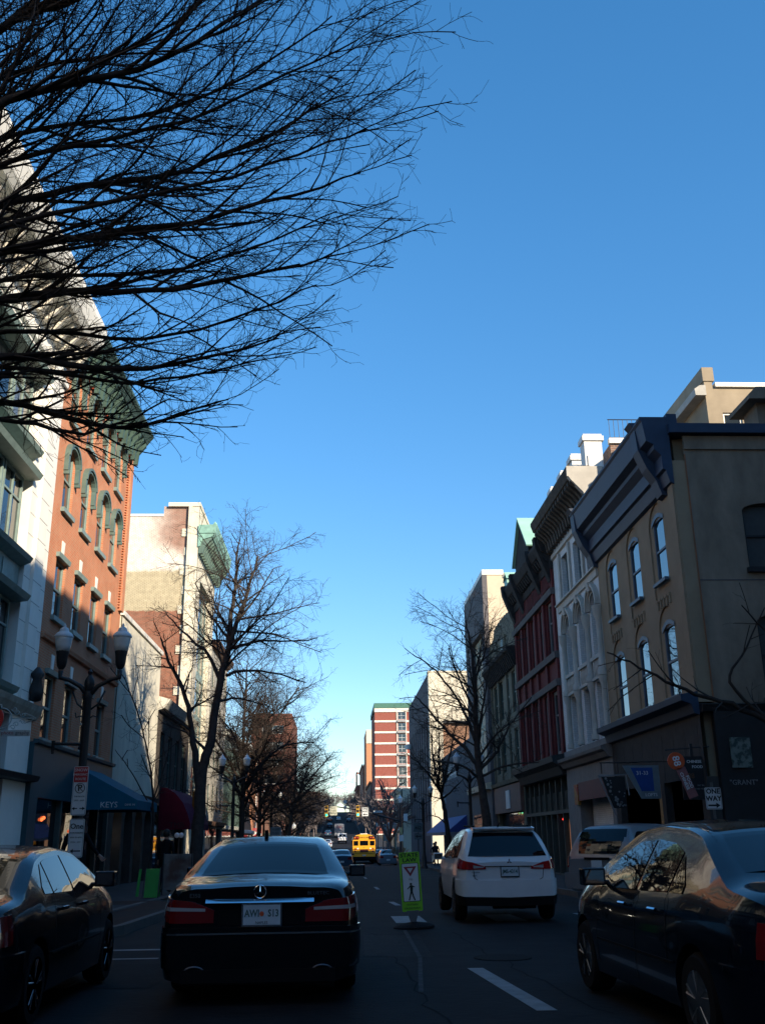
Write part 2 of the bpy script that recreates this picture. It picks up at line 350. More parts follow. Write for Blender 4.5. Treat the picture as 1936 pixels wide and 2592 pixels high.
b=B(); b.prism([(.0,14.75),(.1,14.8),(.12,14.95),(0,15.0)],2,28.05,T); part('moulding',b,white,bd,world=True)
b=B(); b.prism([(-.1,4.62),(.1,4.65),(.22,4.86),(.27,5.0),(-.1,5.05)],2,28.1,T); part('shop_cornice',b,M('stained stone',(.33,.31,.26),.8,var=.3),bd,world=True)
b=B(); b.prism([(-.3,2.95),(.3,3.0),(.36,3.14),(-.3,3.18)],2,28.1,T); part('shop_cornice',b,iron,bd,world=True)
b=B(); b.poly([T(8,-.4,.2),T(26.1,-.4,.2),T(26.1,-.4,4.6),T(8,-.4,4.6)]); part('shop_window',b,glassd,bd,world=True)
b=B()
for k in range(9): b.box(25.9-1.9*k,26.05-1.9*k,-.38,-.2,.2,4.6,T)
b.box(8,26.05,-.38,-.25,4.35,4.6,T); part('shop_frame',b,dgreen,bd,world=True)
b=B(); b.lathe([(.02,0),(.16,.05),(.2,.3),(.12,.62),(.2,.75),(.05,.95)],(XL+.25,27.3,5.06),10); part('urn',b,iron,bd,world=True,smooth='all')
# --- red brick building
rb=thing('brick_building','orange brick building with arched green window hoods and heavy green bracketed cornice','building',(XL,28,g(28)))
WC=[29.4,31.58,33.77,35.85]; A=[]
for c in WC:
    A+=[(c-.55,c+.55,14.17,16.05,.34),(c-.55,c+.55,11.2,13.3,.34),(c-.55,c+.55,7.82,9.62),(c-.55,c+.55,4.25,6.1)]
b=B(); wallgrid(b,T,28.0,37.9,4.0,17.2,A,.24); block(b,T,28.0,37.9,-1.5,17.2,18,-.3)
b.box(37.45,37.9,0,.12,9.9,16.4,T)
for k in range(60): b.box(37.3,37.46,0,.06,10.0+k*.107,10.05+k*.107,T)
w_=part('wall',b,brick,rb,world=True)
hoodg=M('dark green hood paint',(.10,.15,.13),.5,var=.2)
hood=arch_hood(hoodg)
for i,c in enumerate(WC):
    for r,(z0,z1) in enumerate(((14.17,16.05),(11.2,13.3),(7.82,9.62),(4.25,6.1))):
        o=window(T,rb,(c-.55,c+.55,z0,z1),green,glass,w=-.08,sill=.14,hood=hood if r<2 else None)
        if r>=2:
            b=B(); b.prism([(0,z1+.0),(.1,z1+.0),(.13,z1+.14),(0,z1+.14)],c-.64,c+.64,T); part('lintel',b,green,o,world=True)
            b=B(); b.poly([T(c-.1,.03,z1+.16),T(c+.1,.03,z1+.16),T(c+.15,.03,z1+.62),T(c-.15,.03,z1+.62)]); part('keystone',b,white,o,world=True,solid=.03)
b=B(); b.prism([(0,7.0),(.1,7.02),(.14,7.14),(0,7.18)],28.02,37.9,T); part('belt_course',b,brick,rb,world=True)
b=B()
for k in range(46): u=28.2+k*.21; b.box(u,u+.12,0,.1,16.22,16.42,T)
b.prism([(0,16.42),(.14,16.44),(.14,16.55),(0,16.58)],28.0,37.9,T); part('corbel_band',b,M('red corbel brick',(.42,.08,.045),.8,var=.2),rb,world=True)
cornice('cornice',T,rb,27.98,37.98,[(0,16.5),(.16,16.5),(.2,16.85),(.6,17.0),(.7,17.15),(.82,17.3),(.82,17.42),(0,17.66)],M('verdigris cornice',(.05,.095,.078),.6,var=.3),18,[(.12,16.05),(.28,16.05),(.32,16.5),(.58,16.85),(.58,16.98),(.12,16.98)],.17)
teal=M('teal storefront paint',(.022,.065,.08),.5,var=.08)
b=B(); b.box(28.0,37.85,-.28,.14,2.62,4.08,T); b.box(28.0,28.75,-.28,.14,-.3,2.62,T); b.prism([(.1,4.02),(.24,4.05),(.26,4.14),(.1,4.16)],27.98,37.85,T); part('fascia',b,teal,rb,world=True)
b=B(); b.poly([T(28.7,-.05,-.3),T(37.9,-.05,-.3),T(37.9,-.05,2.62),T(28.7,-.05,2.62)]); part('shop_window',b,glassd,rb,world=True)
b=B(); 
for u in (31.4,33.9,36.2,37.75): b.box(u,u+.14,-.05,.1,-.3,2.62,T)
b.box(28.75,31.4,-.05,.1,-.3,.35,T); b.box(33.9,37.8,-.05,.1,-.3,.35,T); pieces('shop_frame',b,dgreen,rb,world=True)
for k,(u,z) in enumerate(((29.9,2.05),(30.1,2.1),(33.2,1.75))):
    b=B(); b.lathe([(.01,-.05),(.045,-.03),(.05,.01),(.03,.045),(.01,.05)],(XL-.02,u,z),8); o=part('lamp',b,M('orange shop lamp',(.5,.1,.03),.5,emit=(1,.16,.04),est=1.2 if k<2 else .4),rb,world=True,smooth='all')
# entrance awning
aw=thing('awning','blue shop awning with white lettering on its valance over the brick building entrance','awning',(XL,32.6,2.4))
abl=M('blue awning canvas',(.008,.11,.17),.8,var=.1); 
b=B(); y0,y1=32.6,36.2; X0,X1=XL+.15,XL+2.15
b.poly([(X0,y0,3.72),(X1,y0,2.66),(X1,y1,2.66),(X0,y1,3.72)]); b.poly([(X0,y0,3.72),(X0,y0,2.66),(X1,y0,2.66)]); b.poly([(X0,y1,3.72),(X0,y1,2.66),(X1,y1,2.66)])
part('canopy',b,abl,aw,world=True)
b=B(); b.poly([(X0,y0,2.66),(X1,y0,2.66),(X1,y0,2.38),(X0,y0,2.38)]); b.poly([(X1,y0,2.66),(X1,y1,2.66),(X1,y1,2.38),(X1,y0,2.38)]); b.poly([(X0,y1,2.66),(X1,y1,2.66),(X1,y1,2.38),(X0,y1,2.38)]); va=part('valance',b,abl,aw,world=True)
wl=M('awning lettering',(.5,.55,.55),.7)
for s_,x,sz in (('CH',-.78,.25),('KEYS',.12,.25),('DINE IN',.78,.09)):
    text('lettering',s_,sz,(1.15+x,-.012,.12),(1,0,0),(0,0,1),wl,aw)
# --- stucco house with arcade
st=thing('stone_building','low building with sunlit cream stucco upper wall over a dark stone arcade','building',(XL,38,g(38)))
stucco=M('cream stucco',(.62,.58,.47),.85,var=.16,sc=.9,bump=.1,streak=.35)
b=B(); wallgrid(b,T,38.3,47.3,3.3,9.9,[],.2); block(b,T,38.3,47.3,3.3,9.9,12,-.05); part('wall',b,stucco,st,world=True)
b=B(); b.prism([(-.3,9.9),(.08,9.9),(.1,10.06),(-.3,10.1)],38.25,47.35,T); part('coping',b,white,st,world=True)
b=B(); b.box(37.95,38.3,-12,-.15,-1.5,9.95,T); part('party_wall',b,brickdk,st,world=True)
stone=M('brown stone',(.07,.06,.052),.85,var=.25,sc=2,bump=.2)
b=B(); ar=[(38.9+k*2.1,40.5+k*2.1,-.3,2.75,.62) for k in range(4)]; wallgrid(b,T,38.0,47.3,-1.5,3.05,ar,.5,w=.06); block(b,T,38.0,47.3,-1.5,3.05,12,-.5); b.prism([(0,3.0),(.2,3.03),(.28,3.25),(0,3.32)],38.0,47.35,T); part('arcade',b,stone,st,world=True)
for a_ in ar: b=B(); b.poly([T(a_[0],-.4,-.3),T(a_[1],-.4,-.3),T(a_[1],-.4,2.8),T(a_[0],-.4,2.8)]); part('shop_window',b,glassd,st,world=True)
lampm=M('small bright lamp',(.8,.8,.7),.5,emit=(1,.93,.75),est=14)
for u,z,r in ((39.85,1.62,.05),(43.9,1.3,.035)):
    b=B(); b.lathe([(.01,-r),(r,0),(.01,r)],(XL-.2,u,z),8); part('lamp',b,lampm,st,world=True)
# --- dark neighbour
dk=thing('row_building','low dark stone shop building behind the tall bare tree','building',(XL,47.3,g(47)))
ops=[(48.3+k*2.3,49.5+k*2.3,3.9,6.4) for k in range(4)]
b=B(); wallgrid(b,T,47.3,57.4,-1.5,7.5,ops+[(48,56.8,-.6,3.0)],.25); block(b,T,47.3,57.4,-1.5,7.5,12,-.3); part('wall',b,stone,dk,world=True)
for o in ops: window(T,dk,o,dgreen,glass)
b=B(); b.poly([T(48,-.2,-.6),T(56.8,-.2,-.6),T(56.8,-.2,3),T(48,-.2,3)]); part('shop_window',b,glassd,dk,world=True)
cornice('cornice',T,dk,47.3,57.4,[(0,7.3),(.3,7.4),(.55,7.8),(0,7.95)],M('weathered white paint',(.5,.48,.42),.8,var=.3))
# --- painted brick tower block with copper cornice
l4=thing('brick_building','tall building with peeling white painted brick side wall and pale green copper cornice','building',(XL,57.5,g(57)))
T4=FS(57.5)
b=B(); b.box(-26,-9.15,57.5,66,-1.5,20.3); b.box(-10.7,-9.15,57.5,59,20.3,20.95); w_=part('wall',b,M('bare red brick',(.32,.12,.075),.85,kind='brick',col2=(.28,.2,.15),var=.2),l4,world=True)
def painted_wall(mt):                      # old paint layers over brick: white on top, yellowed below, bare red at the foot and top corner
    n=mt.node_tree.nodes; l=mt.node_tree.links; tc=n.new('ShaderNodeTexCoord'); sx=n.new('ShaderNodeSeparateXYZ'); l.new(tc.outputs['Object'],sx.inputs[0])
    def noise(sc,det=8): q=n.new('ShaderNodeTexNoise'); q.inputs['Scale'].default_value=sc; q.inputs['Detail'].default_value=det; q.inputs['Roughness'].default_value=.7; l.new(tc.outputs['Object'],q.inputs[0]); return q.outputs[0]
    def mth(op,a,b,c=None):
        q=n.new('ShaderNodeMath'); q.operation=op
        for k,v in enumerate((a,b,c)):
            if v is None: continue
            if isinstance(v,(int,float)): q.inputs[k].default_value=v
            else: l.new(v,q.inputs[k])
        return q.outputs[0]
    def ss(v,a,b): q=n.new('ShaderNodeMapRange'); q.interpolation_type='SMOOTHSTEP'; q.inputs[1].default_value=a; q.inputs[2].default_value=b; l.new(v,q.inputs[0]); return q.outputs[0]
    n1,n2,n3=noise(.8),noise(5,4),noise(2.2)
    zz=mth('ADD',sx.outputs[2],mth('MULTIPLY',mth('SUBTRACT',n3,.5),.5))
    m2=ss(zz,14.85,15.0); m1=ss(zz,17.3,17.5)
    red=mth('MULTIPLY',ss(mth('ADD',sx.outputs[0],mth('MULTIPLY',n1,2.2)),-2.6,-.2),ss(mth('ADD',zz,mth('MULTIPLY',sx.outputs[0],.35)),17.7,18.7))
    spk=ss(n2,.60,.72)
    def col(c): q=n.new('ShaderNodeRGB'); q.outputs[0].default_value=(*c,1); return q.outputs[0]
    def mix(f,a,b): q=n.new('ShaderNodeMix'); q.data_type='RGBA'; l.new(f,q.inputs[0]); l.new(a,q.inputs[6]); l.new(b,q.inputs[7]); return q.outputs[2]
    br=[q for q in n if q.type=='TEX_BRICK'][0]
    base=br.outputs[0]; c=mix(m2,base,col((.50,.44,.30))); c=mix(m1,c,col((.76,.70,.62)))
    c=mix(mth('MULTIPLY',spk,.55),c,base); c=mix(mth('MULTIPLY',red,.85),c,base)
    dk=n.new('ShaderNodeMix'); dk.data_type='RGBA'; dk.blend_type='MULTIPLY'; l.new(mth('MULTIPLY',br.outputs['Fac'],.75),dk.inputs[0]); l.new(c,dk.inputs[6]); dk.inputs[7].default_value=(.5,.4,.34,1)
    mx=[q for q in n if q.type=='MIX' and q.blend_type=='MULTIPLY' and q is not dk][0]; l.new(dk.outputs[2],mx.inputs[6])
painted_wall(MATS['bare red brick'])
b=B(); b.box(-26,-10.7,57.45,58,20.3,20.45); part('coping',b,white,l4,world=True)
sandst=M('cream limestone',(.66,.60,.47),.8,var=.12,sc=1)
b=B(); ops=[(58.9,64.4,3.2,16.6)]; wallgrid(b,T,57.35,66,-1.5,20.9,ops,.5); b.box(-9.15,XL,57.35,57.5,-1.5,20.9); b.box(-9.15,-8.95,57.25,57.4,-1.5,20.9); b.box(-10.4,XL+.05,57.3,66,20.9,21.15)
block(b,T,57.5,58.9,-1.5,20.9,.64,-.51); 
for k in range(16):
    z=1+k*1.2; b.box(-9.15-.38,-9.15,57.44,57.5,z,z+.5) if k%2 else b.box(-9.15-.2,-9.15,57.44,57.5,z,z+.5)
part('facade',b,sandst,l4,world=True)
for k in range(5):
    for c in range(3): window(T,l4,(59.0+c*1.8,60.7+c*1.8,3.4+k*2.65,5.7+k*2.65),green,glass,w=-.3,mid=[4.9+k*2.65])
    b=B(); b.box(58.95,64.35,-.45,-.3,5.7+k*2.65,6.05+k*2.65,T); part('spandrel',b,green,l4,world=True)
cop=M('verdigris copper',(.20,.36,.29),.6,var=.35,sc=2.5)
cornice('cornice',T,l4,57.25,66.1,[(0,18.3),(.15,18.35),(.25,18.75),(.85,18.95),(1.0,19.25),(1.05,19.7),(.7,19.72),(0,19.6)],cop,15,[(.05,17.9),(.3,17.9),(.45,18.4),(.8,18.75),(.8,18.95),(.05,18.95)],.26,M('dark copper',(.10,.16,.13),.7,var=.3))
b=B(); 
for k in range(24): b.lathe([(.1,0),(.14,.12),(.02,.3)],(XL+.95,57.6+k*.36,19.7),5)
part('cresting',b,cop,l4,world=True)
b=B(); b.box(XL,XL+1.05,57.2,57.26,19.15,19.68); part('cornice_end',b,cop,l4,world=True)

def rowb(name,label,side,y0,y1,h,mat,nw,floors,z0=3.6,shop=True,cm=None,fm=None,depth=14,base=None,ww=1.0,wh=1.7,x=None,top=.4,s_wall=None):
    xx=x if x is not None else (XL if side=='L' else XR); T=FL(xx) if side=='L' else FR(xx); gb=g((y0+y1)/2)
    t=thing(name,label,'building',(xx,y0,gb)); fh=(h-z0-.7)/floors; ops=[]
    sp=(y1-y0)/nw
    for f in range(floors):
        for k in range(nw): c=y0+sp*(k+.5); ops.append((c-ww/2,c+ww/2,gb+z0+f*fh+.35,min(gb+z0+f*fh+.35+wh,gb+z0+(f+1)*fh-.1)))
    sh=[(y0+.4,y1-.4,gb+.1,gb+2.9)] if shop else []
    b=B(); wallgrid(b,T,y0,y1,gb-2,gb+h,ops+sh,.2); block(b,T,y0,y1,gb-2,gb+h,depth,-.25); part('wall',b,mat,t,world=True)
    for o in ops: window(T,t,o,fm or dgreen,glass,w=-.06,fw=.06)
    if sh: b=B(); o=sh[0]; b.poly([T(o[0],-.18,o[2]),T(o[1],-.18,o[2]),T(o[1],-.18,o[3]),T(o[0],-.18,o[3])]); part('shop_window',b,glassd,t,world=True)
    cornice('cornice',T,t,y0,y1+.02,[(0,gb+h-.55),(.2,gb+h-.5),(.5,gb+h-.12),(.5,gb+h+.02),(0,gb+h+.06)],cm or mat)
    if shop: b=B(); b.prism([(0,gb+3.0),(.25,gb+3.05),(.3,gb+3.3),(0,gb+3.35)],y0,y1,T); part('shop_cornice',b,cm or dgreen,t,world=True)
    return t
rowb('row_building','pale building with dark brown eaves just beyond the copper cornice','L',66.1,75.6,15.0,M('grey stone',(.34,.32,.28),.8),4,4,cm=M('brown eaves',(.12,.07,.05),.8))
gs=M('pale blue painted wall',(.13,.17,.165),.7,var=.12)
l6=rowb('row_building','pale building with rows of dark green vertical strips behind the trees','L',75.6,90.6,10.2,gs,9,2,ww=.7,wh=2.3,cm=M('pale cornice',(.5,.5,.45),.7))
b=B(); T=FL()
for k in range(15): b.box(76+k*.98,76.22+k*.98,0,.2,2.4,7.9,T)
part('pilaster_row',b,dgreen,l6,world=True)
rowb('row_building','sunlit orange brick building with white corner strip near the crossing','L',90.6,106,10.8,M('sunlit orange brick',(.5,.2,.1),.85,kind='brick',col2=(.4,.22,.15)),8,3,ww=.8,wh=2.0,cm=white)
b=B(); b.box(XL-.1,XL+.12,105.8,106.1,-1.3,9.6); single('corner_trim',b,white,'thin white vertical strip on the corner beside the crossing','trim')
# red and white round sign on that corner
sg=thing('shop_sign','dark red hanging sign with a white curved band near the left crossing','sign',(-8.0,103,1.95)); sg.scale=(.45,.45,.45)
b=B(); b.box(-1.0,.9,-.05,.05,-1.1,1.1); part('panel',b,M('maroon sign',(.3,.03,.04),.5),sg)
b=B(); rows=[[(lerp(-.95,.9,k/10),-.06,lerp(-.55,-.05,math.sin(pi*k/10)) if j==0 else lerp(-.05,.35,math.sin(pi*k/10))) for k in range(11)] for j in (0,1)]; b.grid(rows); part('white_band',b,signw,sg)
text('lettering','C Ba',.55,(0,-.06,.72),(1,0,0),(0,0,1),signw,sg)
# far left
rowb('row_building','low brown building past the left crossing behind bare trees','L',120,150,7.5,brickdk,9,1)
rbk=M('red tower brick',(.16,.065,.045),.85,kind='brick',col2=(.2,.1,.08),var=.15,bs=.5,bh=.2)
t=thing('tower_block','dark red brick office block with wide window bands behind the left trees','building',(-8.3,180,g(180)))
TS=FS(180); ops=[(-13.6,-9.8,z,z+1.5) for z in (19.3,16.4,13.5,10.6,7.7,4.8,1.9)]
b=B(); wallgrid(b,TS,-15.5,-8.3,-2,22.9,ops,.3); b.box(-15.5,-8.3,180.35,205,-2,22.85); part('wall',b,rbk,t,world=True)
for o in ops: window(TS,t,o,white,glass,w=-.1,mid=False,mull=3,fw=.07)
for y0,y1,h,mt_ in ((206,240,9,brickdk),(242,300,8,stone),(302,370,9,brickdk),(372,450,8,stone),(452,560,9,brickdk)):
    rowb('row_building','dark house row on the far left rise, %d to last in line'%int((560-y0)/70+1) if False else {206:'dark brick row just beyond the red office block',242:'brown stone row on the left where the street starts to rise',302:'dark brick row half way up the left rise',372:'brown stone row high on the left rise',452:'farthest dark brick row at the top of the left rise'}[y0],'L',y0,y1,h,mt_,int((y1-y0)/5),2,ww=1.4)
# ------------------------------------------------------------ RIGHT SIDE
T=FR()
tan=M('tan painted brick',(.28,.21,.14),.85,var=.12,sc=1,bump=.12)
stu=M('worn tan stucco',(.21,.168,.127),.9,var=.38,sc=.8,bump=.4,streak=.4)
navy=M('navy painted cornice',(.016,.032,.065),.6,var=.15)
blk=M('black painted panel',(.012,.013,.015),.5,var=.3)
# --- corner building
cb=thing('corner_building','tan corner building with arched windows, dark navy box cornice and big plain side wall','building',(XR,27,g(27)))
WU=[28.9,31.52,34.25]; RE=[]
ops=[(c-.5,c+.5,z0,z1,r) for c in WU for z0,z1,r in ((8.85,10.85,.14),(5.3,7.45,.14))]
b=B(); wallgrid(b,T,27.75,36.1,4.9,11.6,[(c-.8,c+.8,z0,z1,.75) for c in WU for z0,z1 in ((8.35,11.35),(5.2,8.05))],.05)
w_=part('wall',b,tan,cb,world=True)
b=B(); wallgrid(b,T,27.75,36.1,4.9,11.6,ops,.1,w=-.05); block(b,T,27.3,36.1,-1.5,13.0,16,-.2); b.box(27.0,27.75,-.4,0,4.9,12.1,T); b.box(27.03,27.45,-.4,.05,4.9,12.05,T)
part('recessed_wall',b,tan,cb,world=True)
b=B()
for c in WU:
    for z in (8.35,4.95+.1):
        for k in range(5):
            u=c-.62+k*.28
            if z>6: b.box(u,u+.07,0,.05,z-.32,z-.08,T); b.box(u,u+.2,0,.06,z-.08,z,T)
part('dentil_row',b,tan,cb,world=True)
def segh(T,wo_,a,c,f):
    b=B(); N=8
    for k in range(N):
        x0,x1=lerp(a-.08,c+.08,k/N),lerp(a-.08,c+.08,(k+1)/N); z0,z1=[f-.14+.18*math.sin(pi*q/N) for q in (k,k+1)]
        b.poly([T(x0,-.02,z0),T(x1,-.02,z1),T(x1,-.02,z1+.14),T(x0,-.02,z0+.14)]); b.poly([T(x0,-.02,z0),T(x1,-.02,z1),T(x1,-.12,z1),T(x0,-.12,z0)])
    part('hood',b,M('slate blue paint',(.06,.09,.13),.5),wo_,world=True)
bl=M('slate blue paint',(.06,.09,.13),.5)
for o in ops: window(T,cb,o,bl,glassb,w=-.06,fw=.05,sill=.1,hood=segh)
cornice('cornice',T,cb,26.95,36.5,[(0,11.35),(.12,11.4),(.2,11.7),(.2,11.78),(.3,11.82),(.3,12.25),(.5,12.45),(.5,12.6),(.72,12.72),(.8,13.35),(.86,13.42),(.86,13.5),(0,13.5)],navy)
b=B()
for u in (27.9,36.25):
    b.prism([(0,11.2),(.16,11.25),(.3,11.7),(.55,12.1),(.78,12.7),(.82,13.4),(.98,13.6),(0,13.62)],u-.26,u+.26,T)
b.box(26.98,27.75,-.3,.02,12.95,13.62,T); pieces('cornice_end',b,navy,cb,world=True)
TS=FS(27)
b=B(); wallgrid(b,TS,10.4,30,-1,12.9,[(11.95,13.55,8.75,10.75,.25),(11.95,13.6,5.0,7.4,.25),(16,17.6,8.75,10.75,.25)],.25); b.box(10.6,30,27.3,43,-1,12.85)
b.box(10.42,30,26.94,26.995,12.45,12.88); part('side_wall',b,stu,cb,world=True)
for o in ((11.95,13.55,8.75,10.75),(11.95,13.6,5.0,7.4),(16,17.6,8.75,10.75)): window(TS,cb,o,blk,M('dark shutter',(.035,.04,.04),.6),w=-.1,sill=.14)
b=B(); b.box(9.95,30,26.75,27.6,12.92,13.22); part('parapet_cap',b,navy,cb,world=True)
b=B(); b.tube([(10.42,26.98,12.3),(10.42,26.98,4.9)],.02,6); part('drain_pipe',b,M('rusty orange pipe',(.22,.09,.04),.7),cb,world=True)
b=B(); b.box(13.0,14.4,27.3,28.3,13.2,14.15); b.prism([(13.0-.35,14.15),(14.75,14.15),(14.75,14.3),(14.55,14.55),(12.9,14.55),(12.65,14.3)],26.95,28.6,lambda u,w,v:(w,u,v)); part('chimney',b,stu,cb,world=True)
# ground floor: black wrap on the side street, stone fascia grid to the front
b=B(); b.box(10.3,30,26.78,26.99,-.4,4.62); b.prism([(0,4.6),(.22,4.62),(.3,4.8),(0,4.86)],10,30,TS); part('shop_front',b,blk,cb,world=True)
cornice('lower_cornice',T,cb,27.0,36.3,[(0,4.55),(.15,4.6),(.22,4.85),(.48,4.95),(.5,5.12),(0,5.2)],navy)
b=B(); wallgrid(b,T,27.0,36.1,2.9,4.6,[],.2,w=.02)
for k in range(9): b.box(27.3+k*1.05,27.33+k*1.05,.02,.026,2.95,4.3,T)
b.box(27,27.5,-.4,.03,-.5,2.9,T); b.box(30.6,30.95,-.4,.03,-.5,2.9,T); b.box(35.6,36.1,-.4,.03,-.5,2.9,T); part('stone_fascia',b,M('dark grey stone facing',(.055,.052,.05),.8,var=.15),cb,world=True)
b=B(); b.poly([T(27.5,-.2,-.4),T(35.6,-.2,-.4),T(35.6,-.2,2.95),T(27.5,-.2,2.95)]); part('shop_window',b,glassd,cb,world=True)
b=B(); b.box(31.0,31.3,-.18,.0,-.3,2.9,T); part('pillar',b,M('ochre painted pillar',(.30,.16,.05),.6),cb,world=True)
text('lettering','"GRANT"',.19,(.9,-.235,2.84),(1,0,0),(0,0,1),M('faded sign lettering',(.2,.2,.21),.7),cb)
b=B(); b.box(10.42,30,26.99,27.01,8.38,8.4); part('wall_joint',b,navy,cb,world=True)
# --- roof house above the corner building
ph=thing('roof_house','sunlit tan rooftop storey with one window above the dark cornice at far right','building',(13.4,32,13))
pm=M('sun tinted tan stucco',(.33,.27,.195),.9,var=.22,sc=.6,bump=.15)  # same hue as the side wall stucco, sunlight put in as paler tone
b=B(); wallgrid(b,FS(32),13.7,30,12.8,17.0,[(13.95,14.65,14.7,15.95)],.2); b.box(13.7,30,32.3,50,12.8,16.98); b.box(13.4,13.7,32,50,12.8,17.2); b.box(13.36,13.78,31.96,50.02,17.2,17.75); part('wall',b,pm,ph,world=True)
window(FS(32),ph,(13.95,14.65,14.7,15.95),white,glassb,w=-.06,mid=False)
b=B(); b.box(13.78,30,31.9,32.35,16.95,17.12); part('coping',b,white,ph,world=True)
b=B(); b.prism([(13.0,16.6),(13.4,16.6),(13.4,17.0),(13.2,17.0),(12.98,16.85)],31.9,50,lambda u,w,v:(w,u,v)); part('gutter',b,M('dull gutter',(.4,.38,.34),.7),ph,world=True)
# --- ornate white building
wb=thing('ornate_building','narrow white building with three arched windows and weathered brown bracketed cornice','building',(XR,36.3,g(36)))
wp=M('pale painted brick',(.66,.66,.64),.7,kind='brick',col2=(.5,.5,.49),var=.1)
cst=M('cream painted stone',(.42,.39,.34),.7,var=.14,sc=2)
wst=M('weathered cornice stone',(.085,.072,.06),.85,var=.4,sc=2.5,bump=.3)
WW=[(40.75,41.95),(38.5,39.7),(36.45,37.6)]
ops=[(a,c,11.28,13.25) for a,c in WW]+[(a,c,8.02,10.45,.62) for a,c in WW]+[(a,c,4.9,7.02) for a,c in WW]
b=B(); wallgrid(b,T,36.1,43.6,4.2,14.2,ops,.3); block(b,T,36.1,43.6,-1.5,14.2,6,-.45); w_=part('wall',b,wp,wb,world=True)
def roundh(T,wo_,a,c,f):
    b=B(); N=12; hw=(c-a)/2; mu=(a+c)/2; base=f-.62
    for e0,e1,w1 in ((0,.1,.06),(.1,.2,.12),(.2,.3,.2)):
        for k in range(N):
            P=lambda k,e:(mu-(hw+e)*math.cos(pi*k/N),base+(.62+e*1.15)*math.sin(pi*k/N))
            p,q,r_,s_=P(k,e0),P(k+1,e0),P(k+1,e1),P(k,e1)
            b.poly([T(x,w1,z) for x,z in (p,q,r_,s_)]); b.poly([T(s_[0],0,s_[1]),T(r_[0],0,r_[1]),T(r_[0],w1,r_[1]),T(s_[0],w1,s_[1])]); b.poly([T(p[0],0,p[1]),T(q[0],0,q[1]),T(q[0],w1,q[1]),T(p[0],w1,p[1])])
    b.prism([(0,f+.05),(.2,f+.05),(.26,f+.38),(0,f+.42)],mu-.16,mu+.16,T)
    part('hood',b,cst,wo_,world=True)
for o in ops: window(T,wb,o,M('grey blue sash',(.14,.19,.21),.5),glass,w=-.2,fw=.08,hood=roundh if len(o)>4 else None,mull=1)
b=B()
for u in (42.2,40.3,38.05,36.25):
    b.lathe([(.2,7.1),(.2,7.3),(.13,7.4),(.12,9.2),(.2,9.45),(.24,9.75),(.12,9.8)],(XR-.08,u,0),10)
    b.lathe([(.17,4.9),(.17,5.05),(.12,5.15),(.11,6.7),(.2,7.0),(.2,7.08)],(XR-.08,u,0),10)
    b.box(u-.14,u+.14,0,.1,11.25,13.5,T)
pieces('column',b,cst,wb,world=True,smooth=True)
b=B()
for a,c in WW:
    b.box(a-.2,c+.2,0,.12,7.08,7.2,T); b.box(a-.2,c+.2,0,.14,7.84,7.98,T)
    for k in range(5): u=lerp(a,c,(k+.5)/5); b.tube([T(u,.06,7.2),T(u,.06,7.5),T(u,.06,7.84)],[.03,.07,.03],6)
part('balustrade',b,cst,wb,world=True)
b=B(); b.prism([(0,10.9),(.08,10.92),(.1,11.2),(.2,11.22),(.2,11.28),(0,11.3)],36.1,43.0,T); b.prism([(0,13.55),(.1,13.6),(.1,13.8),(0,13.85)],36.1,43.6,T); part('string_course',b,cst,wb,world=True)
b=B(); b.prism([(0,4.1),(.2,4.15),(.3,4.32),(.42,4.4),(.45,4.52),(.1,4.62),(.1,4.85),(0,4.88)],36.1,43.6,T); b.prism([(0,3.2),(.05,3.2),(.05,4.1),(0,4.1)],36.1,43.6,T); part('ledge',b,M('grey painted stone',(.16,.155,.155),.7,var=.15),wb,world=True)
cornice('cornice',T,wb,36.0,43.6,[(0,14.05),(.15,14.1),(.2,14.4),(.35,14.6),(.4,14.75),(.85,14.95),(.95,15.25),(.95,15.38),(0,15.42)],wst,17,[(.1,13.85),(.28,13.9),(.35,14.3),(.5,14.5),(.8,14.75),(.8,14.93),(.1,14.93)],.22)
b=B(); b.box(35.96,36.02,-.5,.95,14.95,15.38,T); b.prism([(0,13.9),(.2,13.95),(.35,14.3),(.8,14.8),(.9,14.95),(-.3,14.95),(-.3,13.9)],35.95,36.2,T); pieces('cornice_end',b,cst,wb,world=True)
b=B(); b.box(36.1,43.6,-.55,.0,15.42,15.9,T); 
for u in (36.15,38.3,40.3,42.4,):
    b.box(u,u+.65,-.62,.1,15.42,16.55,T); b.box(u-.06,u+.71,-.7,.17,16.55,16.75,T); b.box(u,u+.65,-.64,.12,16.75,16.85,T)
part('parapet',b,M('parapet white stone',(.66,.65,.62),.7,var=.1),wb,world=True)
b=B(); b.box(10.5,10.95,36.0,36.3,4,15.3); part('quoin_strip',b,M('glazed cream brick',(.6,.55,.42),.5,kind='brick',col2=(.4,.3,.2)),wb,world=True)
b=B(); b.box(10.95,16,36.1,44,4,16.4); part('side_wall',b,M('purple brown brick',(.22,.12,.09),.85,kind='brick',col2=(.3,.24,.2),bs=.3,bh=.1,mortar=.02,var=.25),wb,world=True)
b=B(); b.box(10.9,16.1,36.0,36.25,16.4,16.62); part('coping',b,white,wb,world=True)
b=B()
for k in range(27): b.tube([(11.0+k*.19,36.2,16.62),(11.0+k*.19,36.2,17.5)],.012,4)
b.tube([(10.95,36.2,17.5),(16,36.2,17.5)],.022,5); b.tube([(10.95,36.2,16.7),(16,36.2,16.7)],.018,5); part('railing',b,iron,wb,world=True)
b=B(); b.box(41.5,43.6,-.5,.06,-.8,3.2,T); b.box(36.1,36.6,-.5,.06,-.8,3.2,T); pieces('pier',b,M('grey painted stone',(.38,.37,.36),.7),wb,world=True)
